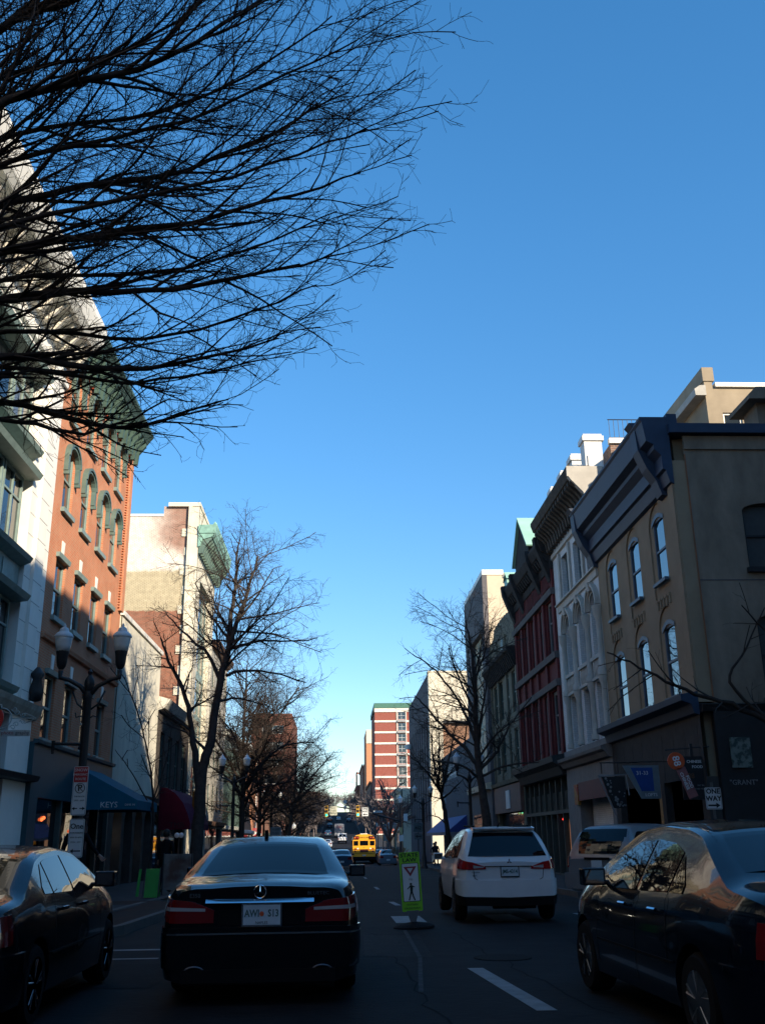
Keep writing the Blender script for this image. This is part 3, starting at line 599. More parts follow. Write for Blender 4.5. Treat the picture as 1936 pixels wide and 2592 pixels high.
b=B(); b.poly([T(36.6,-.6,-.7),T(41.5,-.6,-.7),T(41.5,-.6,3.3),T(36.6,-.6,3.3)]); part('shop_window',b,glassd,wb,world=True)
b=B(); b.box(36.8,41.2,.06,.16,2.75,3.45,T); sp_=part('sign_board',b,M('dark red sign board',(.1,.015,.02),.6,var=.3),wb,world=True)
b=B(); b.box(41.3,41.9,.06,.18,2.6,3.4,T); part('sign_end',b,M('yellow and red sign end',(.35,.2,.03),.6,col2=(.3,.03,.02),kind='wear',sc=6),wb,world=True)
# --- red brick building with copper gable
rr=thing('brick_building','dark red brick building with pale green copper gable and stone bands','building',(XR,43.6,g(44)))
dred=M('deep red brick',(.15,.032,.032),.8,kind='brick',col2=(.11,.035,.036),var=.12)
band=M('grey band stone',(.115,.105,.105),.8,var=.15)
ops=[(a,a+1.1,z0,z1) for a in (44.6,46.4,48.6,50.4,52.2) for z0,z1 in ((9.35,11.95),(4.9,7.75))]
b=B(); wallgrid(b,T,43.6,54,4,13.5,ops,.3); block(b,T,43.6,54,-1.5,13.5,20,-.4)
for u in (43.65,45.9,48.1,49.9,51.7,53.5): b.box(u,u+.36,0,.12,4.9,13.4,T)
part('wall',b,dred,rr,world=True)
for o in ops: window(T,rr,o,M('pale stone mullion',(.16,.15,.145),.7),glass,w=-.1,fw=.16,mid=[lerp(o[2],o[3],.62)])
b=B()
for z in (12.0,9.05,7.8): b.prism([(0,z),(.2,z+.02),(.24,z+.3),(0,z+.34)],43.6,54.05,T)
part('string_course',b,band,rr,world=True)
dst=M('dark weathered stone',(.04,.037,.037),.85,var=.4,sc=3)
b=B()
for k in range(40): b.box(43.8+k*.25,43.92+k*.25,0,.12,12.5,13.2,T)
part('corbel_band',b,dred,rr,world=True)
cornice('cornice',T,rr,43.6,54.1,[(0,13.2),(.15,13.25),(.2,13.9),(.5,14.1),(.65,14.5),(.65,14.65),(0,14.7)],dst,24,[(.1,13.6),(.3,13.65),(.5,14.0),(.1,14.05)],.2)
b=B()
for u in (43.8,46.2,50.6,53.3): b.prism([(0,12.6),(.15,12.7),(.5,13.6),(.75,14.3),(.8,14.8),(0,14.85)],u,u+.45,T)
pieces('console',b,dst,rr,world=True)
b=B(); TG=T
b.poly([T(46.9,.45,14.7),T(50.6,.45,14.7),T(50.6,.45,15.3),T(48.75,.45,17.1),T(46.9,.45,15.3)]); b.box(46.9,50.6,-4,.44,14.6,15.25,T); part('gable',b,dst,rr,world=True)
b=B(); b.poly([T(46.6,.6,15.2),T(48.75,.6,17.3),T(48.75,-4,17.3),T(46.6,-4,15.2)]); b.poly([T(50.9,.6,15.2),T(48.75,.6,17.3),T(48.75,-4,17.3),T(50.9,-4,15.2)])
part('gable_roof',b,M('pale green copper roof',(.30,.52,.42),.6,var=.12,sc=1),rr,world=True,solid=.08)
b=B(); b.box(53.1,54.1,-1,.5,14.65,15.2,T); b.poly([T(53,.55,15.2),T(53.6,.55,15.7),T(53.6,-1,15.7),T(53,-1,15.2)]); b.poly([T(54.2,.55,15.2),T(53.6,.55,15.7),T(53.6,-1,15.7),T(54.2,-1,15.2)]); part('turret',b,M('pale green copper roof',(.30,.52,.42),.6),rr,world=True)
cornice('shop_cornice',T,rr,43.7,54.0,[(0,3.9),(.2,3.95),(.35,4.3),(.6,4.5),(.65,4.75),(0,4.85)],M('dark slate paint',(.02,.026,.03),.6,var=.2))
sf=M('pale green shop frame',(.05,.06,.053),.6)
b=B(); b.poly([T(43.7,-.3,-1),T(54,-.3,-1),T(54,-.3,3.9),T(43.7,-.3,3.9)]); part('shop_window',b,glassd,rr,world=True)
b=B(); 
for k in range(9): b.box(43.75+k*1.27,43.85+k*1.27,-.3,0,-1,3.9,T)
b.box(43.7,54,-.28,0,2.35,2.5,T); b.box(43.7,54,-.28,0,-1,-.2,T)
for k in range(40): b.box(43.8+k*.25,43.9+k*.25,-.25,-.1,2.4,3.3,T)
part('shop_frame',b,sf,rr,world=True)
b=B(); pr=[(.0,0),(.16,.3),(.2,.8),(.13,1.3),(.0,1.6),(-.13,1.3),(-.2,.8),(-.16,.3)]
b.prism([(-.26,0),(-.2,0),(-.2,.1),(-.26,.1)],0,.01,T); b.v=[]; b.f=[]
pts=[T(45.0+x,-.28,-.2+z*1.45) for x,z in pr]; b.poly(pts); b.poly([T(45.0+x,-.24,-.2+z*1.45) for x,z in pr]); single('display_board',b,M('glowing display board',(.5,.22,.1),.6,emit=(1,.4,.18),est=.14),'orange tan board leaning inside the shop window of the dark red brick building','display')  # board carries its own faint glow in place of warm shop light
b=B(); b.lathe([(.01,-.1),(.1,0),(.01,.1)],(XR+.15,45.6,2.1),8); single('lamp',b,M('red shop lamp',(.5,.03,.02),.5,emit=(1,.05,.03),est=.8),'small red lamp in the shop window beside the orange tan board','lamp')
# --- cream building
cr=thing('cream_building','cream building with curved parapet and small dark round opening beside the dark red one','building',(XR,54,g(54)))
crm=M('cream painted stone front',(.17,.155,.115),.8,var=.18,sc=1.5)
ops=[(a,a+1.2,z0,z1) for a in (55,57.2,59.4,61.6) for z0,z1 in ((8.1,10.4),(5.0,7.2))]
b=B(); wallgrid(b,T,54,63.7,-1.5,12.2,ops+[(54.6,63.1,-1,3.6)],.25); block(b,T,54,63.7,-1.5,12.2,14,-.3)
N=24; pr=[(lerp(54,63.7,k/N),12.2+ (1.5 if .2<k/N<.8 else 1.05)+.35*math.sin(pi*k/N)+.08*(k%2)) for k in range(N+1)]
for p,q in zip(pr,pr[1:]): b.poly([T(p[0],0,12.2),T(q[0],0,12.2),T(q[0],0,q[1]),T(p[0],0,p[1])]); b.poly([T(p[0],-.3,12.2),T(q[0],-.3,12.2),T(q[0],-.3,q[1]),T(p[0],-.3,p[1])]); b.poly([T(p[0],0,p[1]),T(q[0],0,q[1]),T(q[0],-.3,q[1]),T(p[0],-.3,p[1])])
for u in (54.1,57.5,60.5,63.3): b.box(u,u+.35,0,.1,4.6,12.9,T)
part('wall',b,crm,cr,world=True)
for o in ops: window(T,cr,o,dgreen,glass,mull=1)
b=B(); b.lathe([(.4,-.02),(.4,.03)],(XR-.02,58.8,12.5),16,'x'); part('round_opening',b,dgreen,cr,world=True)
cornice('cornice',T,cr,54,63.8,[(0,10.75),(.2,10.8),(.3,11.1),(.6,11.35),(.62,11.55),(0,11.6)],dst,20,[(.05,10.5),(.2,10.5),(.5,11.2),(.05,11.2)],.2)
b=B(); b.poly([T(54.6,-.2,-1.2),T(63.1,-.2,-1.2),T(63.1,-.2,3.6),T(54.6,-.2,3.6)]); part('shop_window',b,glassd,cr,world=True)
b=B(); b.box(54.3,63.5,.02,.2,2.7,4.2,T); part('fascia',b,M('red brown fascia',(.17,.09,.07),.7),cr,world=True); 
b=B(); b.prism([(0,4.2),(.3,4.25),(.35,4.45),(0,4.5)],54.2,63.6,T); part('shop_cornice',b,crm,cr,world=True)
b=B(); b.box(57.6,58.8,.2,.26,2.9,3.9,T); part('notice',b,signw,cr,world=True)
# --- tall beige tower
tw=thing('tower_building','tall beige slab with a sunlit plain side wall rising above the cream building','building',(XR,63.7,g(64)))
bei=M('beige rendered wall',(.60,.50,.37),.85,var=.08,sc=.8); beg=M('shaded beige front',(.13,.12,.125),.8,var=.08)  # street front is a dark greyed copy, shade put into its colour
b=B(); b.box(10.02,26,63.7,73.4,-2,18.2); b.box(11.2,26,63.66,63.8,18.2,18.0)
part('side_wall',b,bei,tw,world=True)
b=B(); b.box(9.7,11.15,63.64,73.5,18.2,18.55); b.box(11.15,26,63.6,64,18.0,18.32); part('coping',b,white,tw,world=True)
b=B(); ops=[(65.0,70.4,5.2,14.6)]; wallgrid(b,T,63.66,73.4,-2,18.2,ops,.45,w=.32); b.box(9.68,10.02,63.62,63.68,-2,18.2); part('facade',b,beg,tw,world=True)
for k in range(3):
    for c in range(3): window(T,tw,(65.1+c*1.77,66.8+c*1.77,5.4+k*3.1,8.3+k*3.1),M('pale green sash',(.34,.42,.37),.5),glass,w=.02,mid=[7.4+k*3.1])
b=B(); b.prism([(.3,4.2),(.6,4.25),(.65,4.6),(.3,4.65)],63.6,73.4,T); part('ledge',b,bei,tw,world=True)
b=B(); b.poly([T(64.5,.33,-1),T(72.5,.33,-1),T(72.5,.33,2.8),T(64.5,.33,2.8)]); part('shop_window',b,glassd,tw,world=True)
# --- low grey stucco building with blue awning
lb=thing('low_building','low grey stucco building with barred window and blue awning behind the right trees','building',(XR,73.4,g(84)))
gst=M('grey stucco',(.11,.11,.12),.9,var=.08,sc=.6)
ops=[(84.5,92.5,6.2,7.6),(84,95,-1.5,1.9)]
b=B(); wallgrid(b,T,73.4,97,-2,8.3,ops,.3); b.box(10.35,17,73.4,97,-2,8.3); b.poly([(10,97,-2),(10.35,97,-2),(10.35,97,8.3),(10,97,8.3)]); b.box(9.95,17,73.4,97.05,8.3,8.5); part('wall',b,gst,lb,world=True)
b=B(); 
for k in range(15): b.box(84.6+k*.56,84.68+k*.56,-.12,-.04,6.2,7.6,T)
for z in (6.55,6.9,7.25): b.box(84.5,92.5,-.13,-.05,z,z+.06,T)
wd=part('window',b,signw,lb,world=True); b=B(); b.poly([T(84.5,-.2,6.2),T(92.5,-.2,6.2),T(92.5,-.2,7.6),T(84.5,-.2,7.6)]); part('pane',b,glassd,wd,world=True)
b=B(); b.poly([T(84,-.25,-1.5),T(95,-.25,-1.5),T(95,-.25,1.9),T(84,-.25,1.9)]); part('shop_window',b,glassd,lb,world=True)
b=B(); b.box(94,95.3,.0,.12,4.3,5.1,T); part('plaque',b,M('pale blue plaque',(.35,.42,.45),.6),lb,world=True)
aw2=thing('awning','blue and grey shop awning on the low grey building beside the sunlit column','awning',(XR,81,2))
b=B(); y0,y1=79,97.5; b.poly([T(y0,0,3.0),T(y1,0,3.0),T(y1,1.6,1.75),T(y0,1.6,1.75)]); b.poly([T(y0,0,3.0),T(y0,1.6,1.75),T(y0,0,1.75)]); b.poly([T(y1,0,3.0),T(y1,1.6,1.75),T(y1,0,1.75)]); part('canopy',b,M('navy blue canvas',(.02,.04,.19),.7),aw2,world=True)
b=B(); b.poly([T(y0,1.6,1.75),T(y1,1.6,1.75),T(y1,1.6,1.5),T(y0,1.6,1.5)]); b.poly([T(y0,0,1.75),T(y0,1.6,1.75),T(y0,1.6,1.5),T(y0,0,1.5)]); part('valance',b,M('grey canvas',(.12,.13,.16),.7),aw2,world=True)
# --- grey store with sunlit end wall
gy=thing('grey_building','long grey windowed building whose end wall and corner column catch the sun','building',(XR,108,g(108)))
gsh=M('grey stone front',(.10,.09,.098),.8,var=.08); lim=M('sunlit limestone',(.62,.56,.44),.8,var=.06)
b=B(); ops=[(y,y+1.4,3.0,14.2) for y in (111,114.3,117.6,120.9,124.2,127.5,130.8,134.1,137.0)]
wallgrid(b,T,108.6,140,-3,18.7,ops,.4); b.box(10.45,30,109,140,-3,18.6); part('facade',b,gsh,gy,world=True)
for o in ops:
    b=B(); b.poly([T(o[0],-.2,o[2]),T(o[1],-.2,o[2]),T(o[1],-.2,o[3]),T(o[0],-.2,o[3])]); wd=part('window',b,glass,gy,world=True)
    b=B(); 
    for z in (5.6,8.4,11.3): b.box(o[0],o[1],-.19,-.08,z,z+.5,T)
    part('spandrel',b,blk,wd,world=True)
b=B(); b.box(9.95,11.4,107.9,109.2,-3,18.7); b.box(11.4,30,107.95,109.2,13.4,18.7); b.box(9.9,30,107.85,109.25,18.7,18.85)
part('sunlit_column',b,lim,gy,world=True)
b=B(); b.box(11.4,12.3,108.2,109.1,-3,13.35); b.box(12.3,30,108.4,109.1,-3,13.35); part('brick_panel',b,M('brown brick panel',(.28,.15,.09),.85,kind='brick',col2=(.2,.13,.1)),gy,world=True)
b=B(); b.box(11.4,30,107.9,109.0,13.15,13.4); part('lintel',b,iron,gy,world=True)
b=B(); b.lathe([(.02,0),(.45,.05),(.5,.6),(.02,.7)],(9.5,135,12.6),10); single('wall_lamp',b,signw,'small white round dish high on the long grey building','lamp')
# beige low block then the striped tower and further blocks
rowb('low_building','small sunlit beige block between the long grey building and the striped tower','R',150,170,9.2,lim,3,2,x=9.3)
tt=thing('tower_block','tall red brick tower with white floor bands and green roof','building',(10,270,g(270)))
rdb=M('red tower brick panels',(.25,.075,.055),.85,var=.1,kind='brick',col2=(.3,.12,.1),bs=.5,bh=.2); T2=FS(270)
b=B(); b.box(10.1,30,270.3,300,-1,34.5); part('core',b,rdb,tt,world=True)
b=B(); wallgrid(b,T2,10,22,0,34.6,[(16.3,18.3,z+.6,z+2.6) for z in [31.2-2.93*k for k in range(10)]],.2); part('wall',b,rdb,tt,world=True)
b=B()
for k in range(11): z=31.05-2.93*k; b.box(9.9,22,269.8,270.0,z,z+.5)
b.box(9.9,22,269.8,270,33.8,34.9); b.box(15.9,16.1,269.75,270,0,34.8); b.box(18.4,18.6,269.75,270,0,34.8); part('floor_band',b,M('white band concrete',(.7,.66,.58),.8),tt,world=True)
b=B()
for k in range(10): z=31.2-2.93*k; b.box(16.1,18.4,269.3,269.75,z-.1,z+.4)
part('balcony_row',b,M('grey balcony',(.3,.3,.3),.7),tt,world=True)
for k in range(10): z=31.2-2.93*k; window(T2,tt,(16.3,18.3,z+.6,z+2.6),signw,glass,w=-.05,mull=1)
b=B(); b.box(9.8,22,269.6,300,34.9,36.2); part('roof',b,M('green roof edge',(.05,.15,.11),.6),tt,world=True)
T3=FS(350)
t3=thing('tower_block','orange and white panelled tower left of the striped one','building',(9.9,350,g(350)))
b=B(); b.box(9.9,10.3,350,380,0,37); b.box(10.3,14,350.2,380,0,37); part('wall',b,M('orange tower brick',(.48,.22,.12),.85,var=.1),t3,world=True)
b=B(); b.box(9.9,14,349.9,350.15,32.6,37)
for k in range(6): z=30.0-4.6*k; b.box(12.0,14,349.9,350.15,z-3.9,z-1.9)
b.box(9.85,14,349.9,380,37,37.3); part('panel',b,lim,t3,world=True)
b=B()
for k in range(7): z=32.4-4.6*k; b.box(12.0,14,349.95,350.19,z-2.2,z)
part('window_bay',b,glass,t3,world=True)
rowb('row_building','shaded brick row beyond the striped tower, nearest part with a flat roof','R',300,349,13,brickdk,8,3,x=9.8)
rowb('row_building','narrow brown building standing past the orange panelled tower','R',382,440,19.5,M('rust brick',(.36,.17,.12),.85),10,5,x=9.5)
fr=thing('rooftop_frame','open rust coloured steel roof frame on the far right skyline','frame',(8.6,440,g(440)+9))
b=B(); 
for x in (8.0,13): b.box(x,x+.5,440,440.5,9+3,28.6)
for x in (8.0,13): b.box(x,x+.5,452,452.5,9+3,28.6)
b.box(8,13.5,440,440.4,27.6,28.3); b.box(8,8.4,440,452,27.6,28.3); b.box(13,13.4,440,452,27.6,28.3); part('frame',b,M('rust steel',(.30,.14,.11),.8),fr,world=True)
rowb('row_building','low reddish brown block under the rooftop frame on the skyline','R',441,500,12.5,M('rust brick',(.36,.17,.12),.85),10,3,x=8.4)
rowb('row_building','farthest brick row at the top of the right rise','R',501,600,8,brickdk,14,2,x=9.0)
# unseen blocks added to shade the street (beside and behind the camera)
b=B(); b.box(10.2,44,-150,13.7,-1,22.5); b.box(19.3,26,12.4,13.65,22.5,30); b.box(9.9,44.3,-150.3,14,21.6,22.2); single('unseen_block',b,brickdk,'tall unseen brick block added for shade at the near right side street corner','building')  # raised slab on its roof is shaped to shade the left fronts
b=B(); b.box(-30,-8.6,-150,1.9,-1,17); single('unseen_block',b,tan,'unseen tan block added left behind the white terracotta building for shade','building')
# ------------------------------------------------------------ VEHICLES
rubber=M('tyre rubber',(.012,.012,.013),.85,var=.1); alloy=M('alloy wheel',(.35,.36,.37),.3,metal=.9,var=.1); steel=M('dull wheel cover',(.10,.10,.11),.4,metal=.6,var=.1)
cargl=glassmat('car window glass',(.003,.004,.006),ior=1.4,wav=.015,rough=.015); chrome=M('chrome trim',(.7,.72,.75),.08,metal=1,var=.02)
redl=M('tail light red',(.16,.006,.008),.12,var=.1,coat=1); clrl=M('clear lamp lens',(.35,.33,.33),.1,var=.1,coat=1); plast=M('black plastic',(.006,.006,.007),.8,var=.1)
platew=M('number plate',(.46,.52,.55),.35,var=.03); platet=M('plate lettering',(.02,.07,.05),.5)
def pw(pts,y):
    for (a,b),(c,d) in zip(pts,pts[1:]):
        if y<=c: return b if y<=a else lerp(b,d,(y-a)/(c-a))
    return pts[-1][1]
def smoothed(pts,L,w=.1):
    N=240; raw=[pw(pts,L*k/N) for k in range(-20,N+21)]; h=max(1,int(w/(L/N)))
    def f(y):
        x=y/L*N+20; i=int(x); i=max(0,min(len(raw)-2,i)); t=x-i
        def av(j): 
            s_=raw[max(0,j-h):j+h+1]; return sum(s_)/len(s_)
        return lerp(av(i),av(i+1),t)
    return f
class Car:
    def __init__(s,L,W,top,belt,zb=.24,k=.55,er=.45,fr=.82,ef=.9,ff=.7,sm=.09,crown=.05):
        s.L,s.W,s.zb,s.k=L,W,zb,k; s.top=smoothed(top,L,sm); s.belt=smoothed(belt,L,.15); s.er,s.fr,s.ef,s.ff,s.crown=er,fr,ef,ff,crown
    def wp(s,y):
        w=s.W/2
        if y<s.er: w*=1-(1-s.fr)*(1-max(0,y)/s.er)**2.6
        if s.L-y<s.ef: w*=1-(1-s.ff)*(1-max(0,s.L-y)/s.ef)**2.2
        return w
    def H(s,y,z):
        w=s.wp(y); b=s.belt(y)
        if z>b: return w-.035-s.k*(z-b)-.12*(z-b)**2
        t=(b-z)/(b-s.zb); return w-.035*(1-t)**3-.07*max(0,t-.5)**2*4*.5
    def ring(s,y):
        zt=s.top(y); r=.10 if zt>s.belt(y)+.15 else .07; zs=max(s.zb+.1,zt-r); pts=[(0,s.zb-.02),(s.H(y,s.zb)*.85,s.zb-.02)]
        for f in (0,.08,.2,.35,.5,.65,.8,.9,1): z=lerp(s.zb+.02,zs,f); pts.append((s.H(y,z),z))
        x0=s.H(y,zs)
        for f,h in ((.97,.55),(.90,.85),(.8,.97)): pts.append((x0*f,zs+(r-s.crown*f*f*.6)*h))
        for f in (.6,.35,0): pts.append((x0*f,zt-s.crown*f*f))
        return pts
    def Z(s,x,y):                       # top surface height
        zt=s.top(y); r=.10 if zt>s.belt(y)+.15 else .07; x0=max(.2,s.H(y,max(s.zb+.1,zt-r))); f=min(1,abs(x)/x0); z=zt-s.crown*f*f
        if f>.8: z=min(z,zt-r+(r-s.crown*f*f*.6)*pw([(.8,.97),(.9,.85),(.97,.55),(1,0)],f))
        return z
    def body(s):
        b=B(); st=[0,.02,.05,.1,.16,.24,.34]+[.34+(s.L-.68)*k/36 for k in range(1,36)]+[s.L-q for q in (.34,.24,.16,.1,.05,.02,0)]
        rows=[]
        for y in st:
            p=s.ring(y); rows.append([(x,y,z) for x,z in p]+[(-x,y,z) for x,z in reversed(p[1:-1])])
        n=len(rows[0]); i=0
        for r in rows: b.v+=r
        for a in range(len(rows)-1):
            for j in range(n): b.f.append([a*n+j,(a+1)*n+j,(a+1)*n+(j+1)%n,a*n+(j+1)%n])
        b.f.append(list(range(n))); b.f.append([(len(rows)-1)*n+j for j in reversed(range(n))])
        return b
    def side(s,sgn,y0,y1,lo,hi,off=.006,n=14,m=6):
        b=B(); rows=[]
        for a in range(n+1):
            y=lerp(y0,y1,a/n); l=pw(lo,y); h=max(l+.01,min(pw(hi,y),s.top(y)-.1)); rows.append([(sgn*(s.H(y,lerp(l,h,q/m))+off),y,lerp(l,h,q/m)) for q in range(m+1)])
        b.grid(rows); return b
    def deck(s,y0,y1,w0,w1,off=.006,n=12,m=14):
        b=B(); rows=[]
        for a in range(n+1):
            y=lerp(y0,y1,a/n); w=lerp(w0,w1,a/n); rows.append([(lerp(-w,w,q/m),y-(.004 if y<s.L/2 else -.004),s.Z(lerp(-w,w,q/m),y)+off) for q in range(m+1)])
        b.grid(rows); return b
    def wrap(s,s0,s1,lo,hi,off=.02,n=30,end='rear',sgn=1,th=.03):    # strip that wraps the tail (or nose) in plan
        b=B(); P=[]
        for a in range(n+1):
            q=lerp(s0,s1,a/n); x0=s.wp(0 if end=='rear' else s.L)*.96; zl,zh=pw(lo,abs(q)),pw(hi,abs(q)); col=[]
            for z in (zl,lerp(zl,zh,.5),zh):
                if abs(q)<=x0: x,y=q,-off
                else:
                    d=abs(q)-x0; yy=d; x=math.copysign(max(x0,s.H(yy if end=='rear' else s.L-yy,z))+off,q); y=yy-off*max(0,1-d/.2)
                if end!='rear': y=s.L-y
                col.append((x,y,z))
            P.append(col)
        b.grid(P); 
        Q=[[(x*(1-th*.6/max(.3,abs(x))) ,y+(th if end=='rear' else -th),z) for x,y,z in col] for col in P]
        for r0,r1,k in ((P,Q,0),(P,Q,2)):
            b.grid([[p[k] for p in r0],[p[k] for p in r1]])
        return b
def wheel(root,x,y,r,w=.21,mat=None,spokes=5,sub=True):
    sg=1 if x>0 else -1; b=B(); b.lathe([(r*.66,-w/2),(r*.9,-w/2),(r,-w*.3),(r,w*.3),(r*.9,w/2),(r*.66,w/2)],(x,y,r),28,'x'); o=part('wheel',b,rubber,root,smooth=True)
    if not sub: return
    b=B(); b.lathe([(r*.67,-.09),(r*.67,.09)],(x-sg*.01,y,r),28,'x')
    for k in range(spokes):
        for da in (-.16,.16):
            a=2*pi*k/spokes+.3; xx=x+sg*(w/2-.03)
            b.tube([(xx,y+math.cos(a)*.05,r+math.sin(a)*.05),(xx+sg*.015,y+math.cos(a+da)*r*.62,r+math.sin(a+da)*r*.62)],[.035,.022],5)
    b.lathe([(r*.62,-.01),(r*.68,.01)],(x+sg*(w/2-.01),y,r),28,'x'); b.lathe([(.07,-.02),(.05,.02)],(x+sg*(w/2-.02),y,r),12,'x')
    rim=part('rim',b,mat or alloy,o)
    b=B(); b.lathe([(r*.6,-.01),(r*.6,.0)],(x+sg*.02,y,r),20,'x'); part('hub',b,plast,rim)
def finish_body(b,root,paint,wells,W,cut=True):
    o=part('body',b,paint,root)
    bm=bmesh.new(); bm.from_mesh(o.data); bmesh.ops.recalc_face_normals(bm,faces=bm.faces); bm.to_mesh(o.data); bm.free()
    if cut:
        c=B()
        for y,r in wells:
            for sg in (-1,1): c.lathe([(r+.055,-.2),(r+.055,.3)],(sg*(W/2-.1)+(-.05),y,r),28,'x')
        co_=part('c',c,plast,root); bm=bmesh.new(); bm.from_mesh(co_.data); bmesh.ops.recalc_face_normals(bm,faces=bm.faces); bm.to_mesh(co_.data); bm.free()
        md=o.modifiers.new('b','BOOLEAN'); md.operation='DIFFERENCE'; md.object=co_; md.solver='EXACT'
        bpy.context.view_layer.update()
        me=bpy.data.meshes.new_from_object(o.evaluated_get(bpy.context.evaluated_depsgraph_get())); me.name='body'
        o.modifiers.clear(); o.data=me; bpy.data.objects.remove(co_)
    o.data.polygons.foreach_set('use_smooth',[True]*len(o.data.polygons)); o.data.set_sharp_from_angle(angle=R(30))
    return o
def paintm(name,col,rough=.25,flake=0):
    m_=M(name,col,rough,metal=flake,var=.05,coat=.6,ior=1.38); m_.node_tree.nodes['Principled BSDF'].inputs['Specular IOR Level'].default_value=.12; m_.node_tree.nodes['Principled BSDF'].inputs['Coat IOR'].default_value=1.42; return m_
def mirror(c,root,sg,y,z,paint,w=.19,h=.13):
    x=sg*(c.H(y,z)+.13); b=B(); b.box(x-w/2,x+w/2,y-.03,y+.1,z,z+h); b.tube([(sg*(c.H(y,z)-.03),y+.05,z+.02),(x,y+.05,z+.03)],.025,6)
    o=part('side_mirror',b,paint,root,bevel=.03)
    b=B(); b.poly([(x-w/2+.02,y-.034,z+.02),(x+w/2-.02,y-.034,z+.02),(x+w/2-.02,y-.034,z+h-.02),(x-w/2+.02,y-.034,z+h-.02)]); part('mirror_glass',b,glassmat('mirror glass',(.03,.035,.04),ior=2.0,wav=0),o)
def plate(root,x,y,z,t,sub=None,w=.31,h=.155,frame=None,tc=None):
    b=B(); b.box(x-w/2,x+w/2,y-.012,y,z-h/2,z+h/2); o=part('number_plate',b,platew,root)
    text('plate_lettering',t,.085,(x,y-.014,z+(.012 if sub else 0)),(1,0,0),(0,0,1),tc or platet,o,ext=.001,sx=.82,bold=.03)
    if sub: text('plate_lettering',sub,.034,(x,y-.014,z-h/2+.018),(1,0,0),(0,0,1),signk,o,ext=.001)
    if frame: b=B(); b.box(x-w/2-.015,x+w/2+.015,y-.008,y+.004,z-h/2-.015,z+h/2+.015); part('plate_frame',b,frame,o)
def panel_line(c,root,sg,y,z0,z1,off=.003):
    b=B(); rows=[[(sg*(c.H(y,lerp(z0,z1,q/8))+off),y+dy,lerp(z0,z1,q/8)) for dy in (-.005,.005)] for q in range(9)]; b.grid(rows); return b

# --- black saloon ahead
bk=thing('saloon_car','large black saloon stopped directly ahead, star badge and pale number plate on its boot','car',(-.72,9.8,g(10)),R(.6))
c=Car(4.85,1.86,[(0,1.0),(.05,1.04),(.35,1.075),(.62,1.09),(1.55,1.38),(1.95,1.455),(2.4,1.47),(3.0,1.43),(3.35,1.30),(3.9,1.02),(4.4,.93),(4.75,.78),(4.85,.62)],[(0,.88),(1,.95),(3.6,.92),(4.85,.7)],zb=.2,k=.58,er=.4,fr=.88)
bp_=paintm('black car paint',(.004,.005,.007),.18)
finish_body(c.body(),bk,bp_,[(1.05,.33),(3.92,.33)],1.86)
part('rear_window',c.deck(.66,1.62,.68,.56),glassmat('dark tinted glass',(.001,.0015,.002),ior=1.16,wav=.0,rough=.03),bk); part('windscreen',c.deck(2.85,3.8,.58,.72),cargl,bk)
for sg in (-1,1):
    lo=[(1.5,1.0),(3.6,.97)]; part('side_window',c.side(sg,1.35,2.35,lo,[(1.35,1.10),(1.6,1.30),(2.0,1.38),(2.35,1.39)]),cargl,bk); part('side_window',c.side(sg,2.42,3.45,lo,[(2.4,1.39),(2.8,1.36),(3.1,1.28),(3.45,1.03)]),cargl,bk)
    for y,z0,z1 in ((1.33,.35,.98),(2.38,.35,.98),(3.42,.35,.95)): part('door_seam',panel_line(c,bk,sg,y,z0,z1),plast,bk)
    L_=c.wrap(.42,1.12,[(.4,.70),(.8,.70),(1.12,.80)],[(.4,.80),(.62,.885),(1.12,.935)],off=.012,n=20)
    if sg<0: L_.v=[(-x,y,z) for x,y,z in L_.v]
    lm=part('tail_light',L_,redl,bk,smooth=True)
    L_=c.wrap(.5,.93,[(.5,.80),(.93,.81)],[(.5,.825),(.93,.845)],off=.018,n=10)
    if sg<0: L_.v=[(-x,y,z) for x,y,z in L_.v]
    part('lens_strip',L_,clrl,lm)
    mirror(c,bk,sg,3.05,.98,bp_)
    b=B(); b.tube([(sg*.58+.09*math.cos(R(a)),-.03,.29+.045*math.sin(R(a))) for a in range(0,361,20)],.008,5); part('exhaust',b,steel,bk)
    wheel(bk,sg*.80,1.05,.33); wheel(bk,sg*.80,3.92,.33)
part('bumper',c.wrap(-1.1,1.1,[(0,.30),(1.3,.32)],[(0,.66),(1.3,.66)],off=.018,n=50,th=.03),bp_,bk,smooth=True)
part('chrome_strip',c.wrap(-1.05,1.05,[(0,.60),(1.3,.60)],[(0,.615),(1.3,.615)],off=.024,n=50),chrome,bk)
part('lower_valance',c.wrap(-.7,.7,[(0,.20)],[(0,.31)],off=.04,n=20,th=.05),plast,bk)
b=B(); b.grid([[(lerp(-.5,.5,k/16),-.05+.02*abs(k/8-1)**2,.872) for k in range(17)],[(lerp(-.5,.5,k/16),-.035+.02*abs(k/8-1)**2,.893) for k in range(17)],[(lerp(-.5,.5,k/16),-.006,.905) for k in range(17)]]); part('boot_handle',b,chrome,bk,smooth='all')
b=B(); rows=[[(x,-.006,z) for z in (.67,.87)] for x in (-.40,-.36)]; b.grid([[(-.40,-.005,.87),(.40,-.005,.87)],[(-.36,-.005,.68),(.36,-.005,.68)]]); part('plate_recess',b,plast,bk)
plate(bk,.02,-.02,.765,'AWI    S13','NAPLES',w=.34,h=.17,frame=chrome,tc=M('grey green plate letters',(.05,.10,.09),.5))
b=B(); b.lathe([(.01,-.002),(.022,0),(.01,.002)],(.02,-.037,.775),8,'y'); part('plate_emblem',b,M('orange emblem',(.6,.08,.02),.5),bk)
b=B(); N=24
ringp=[(.056*math.cos(2*pi*k/N),-.02,.965+.056*math.sin(2*pi*k/N)) for k in range(N+1)]; b.tube(ringp,.0045,5)
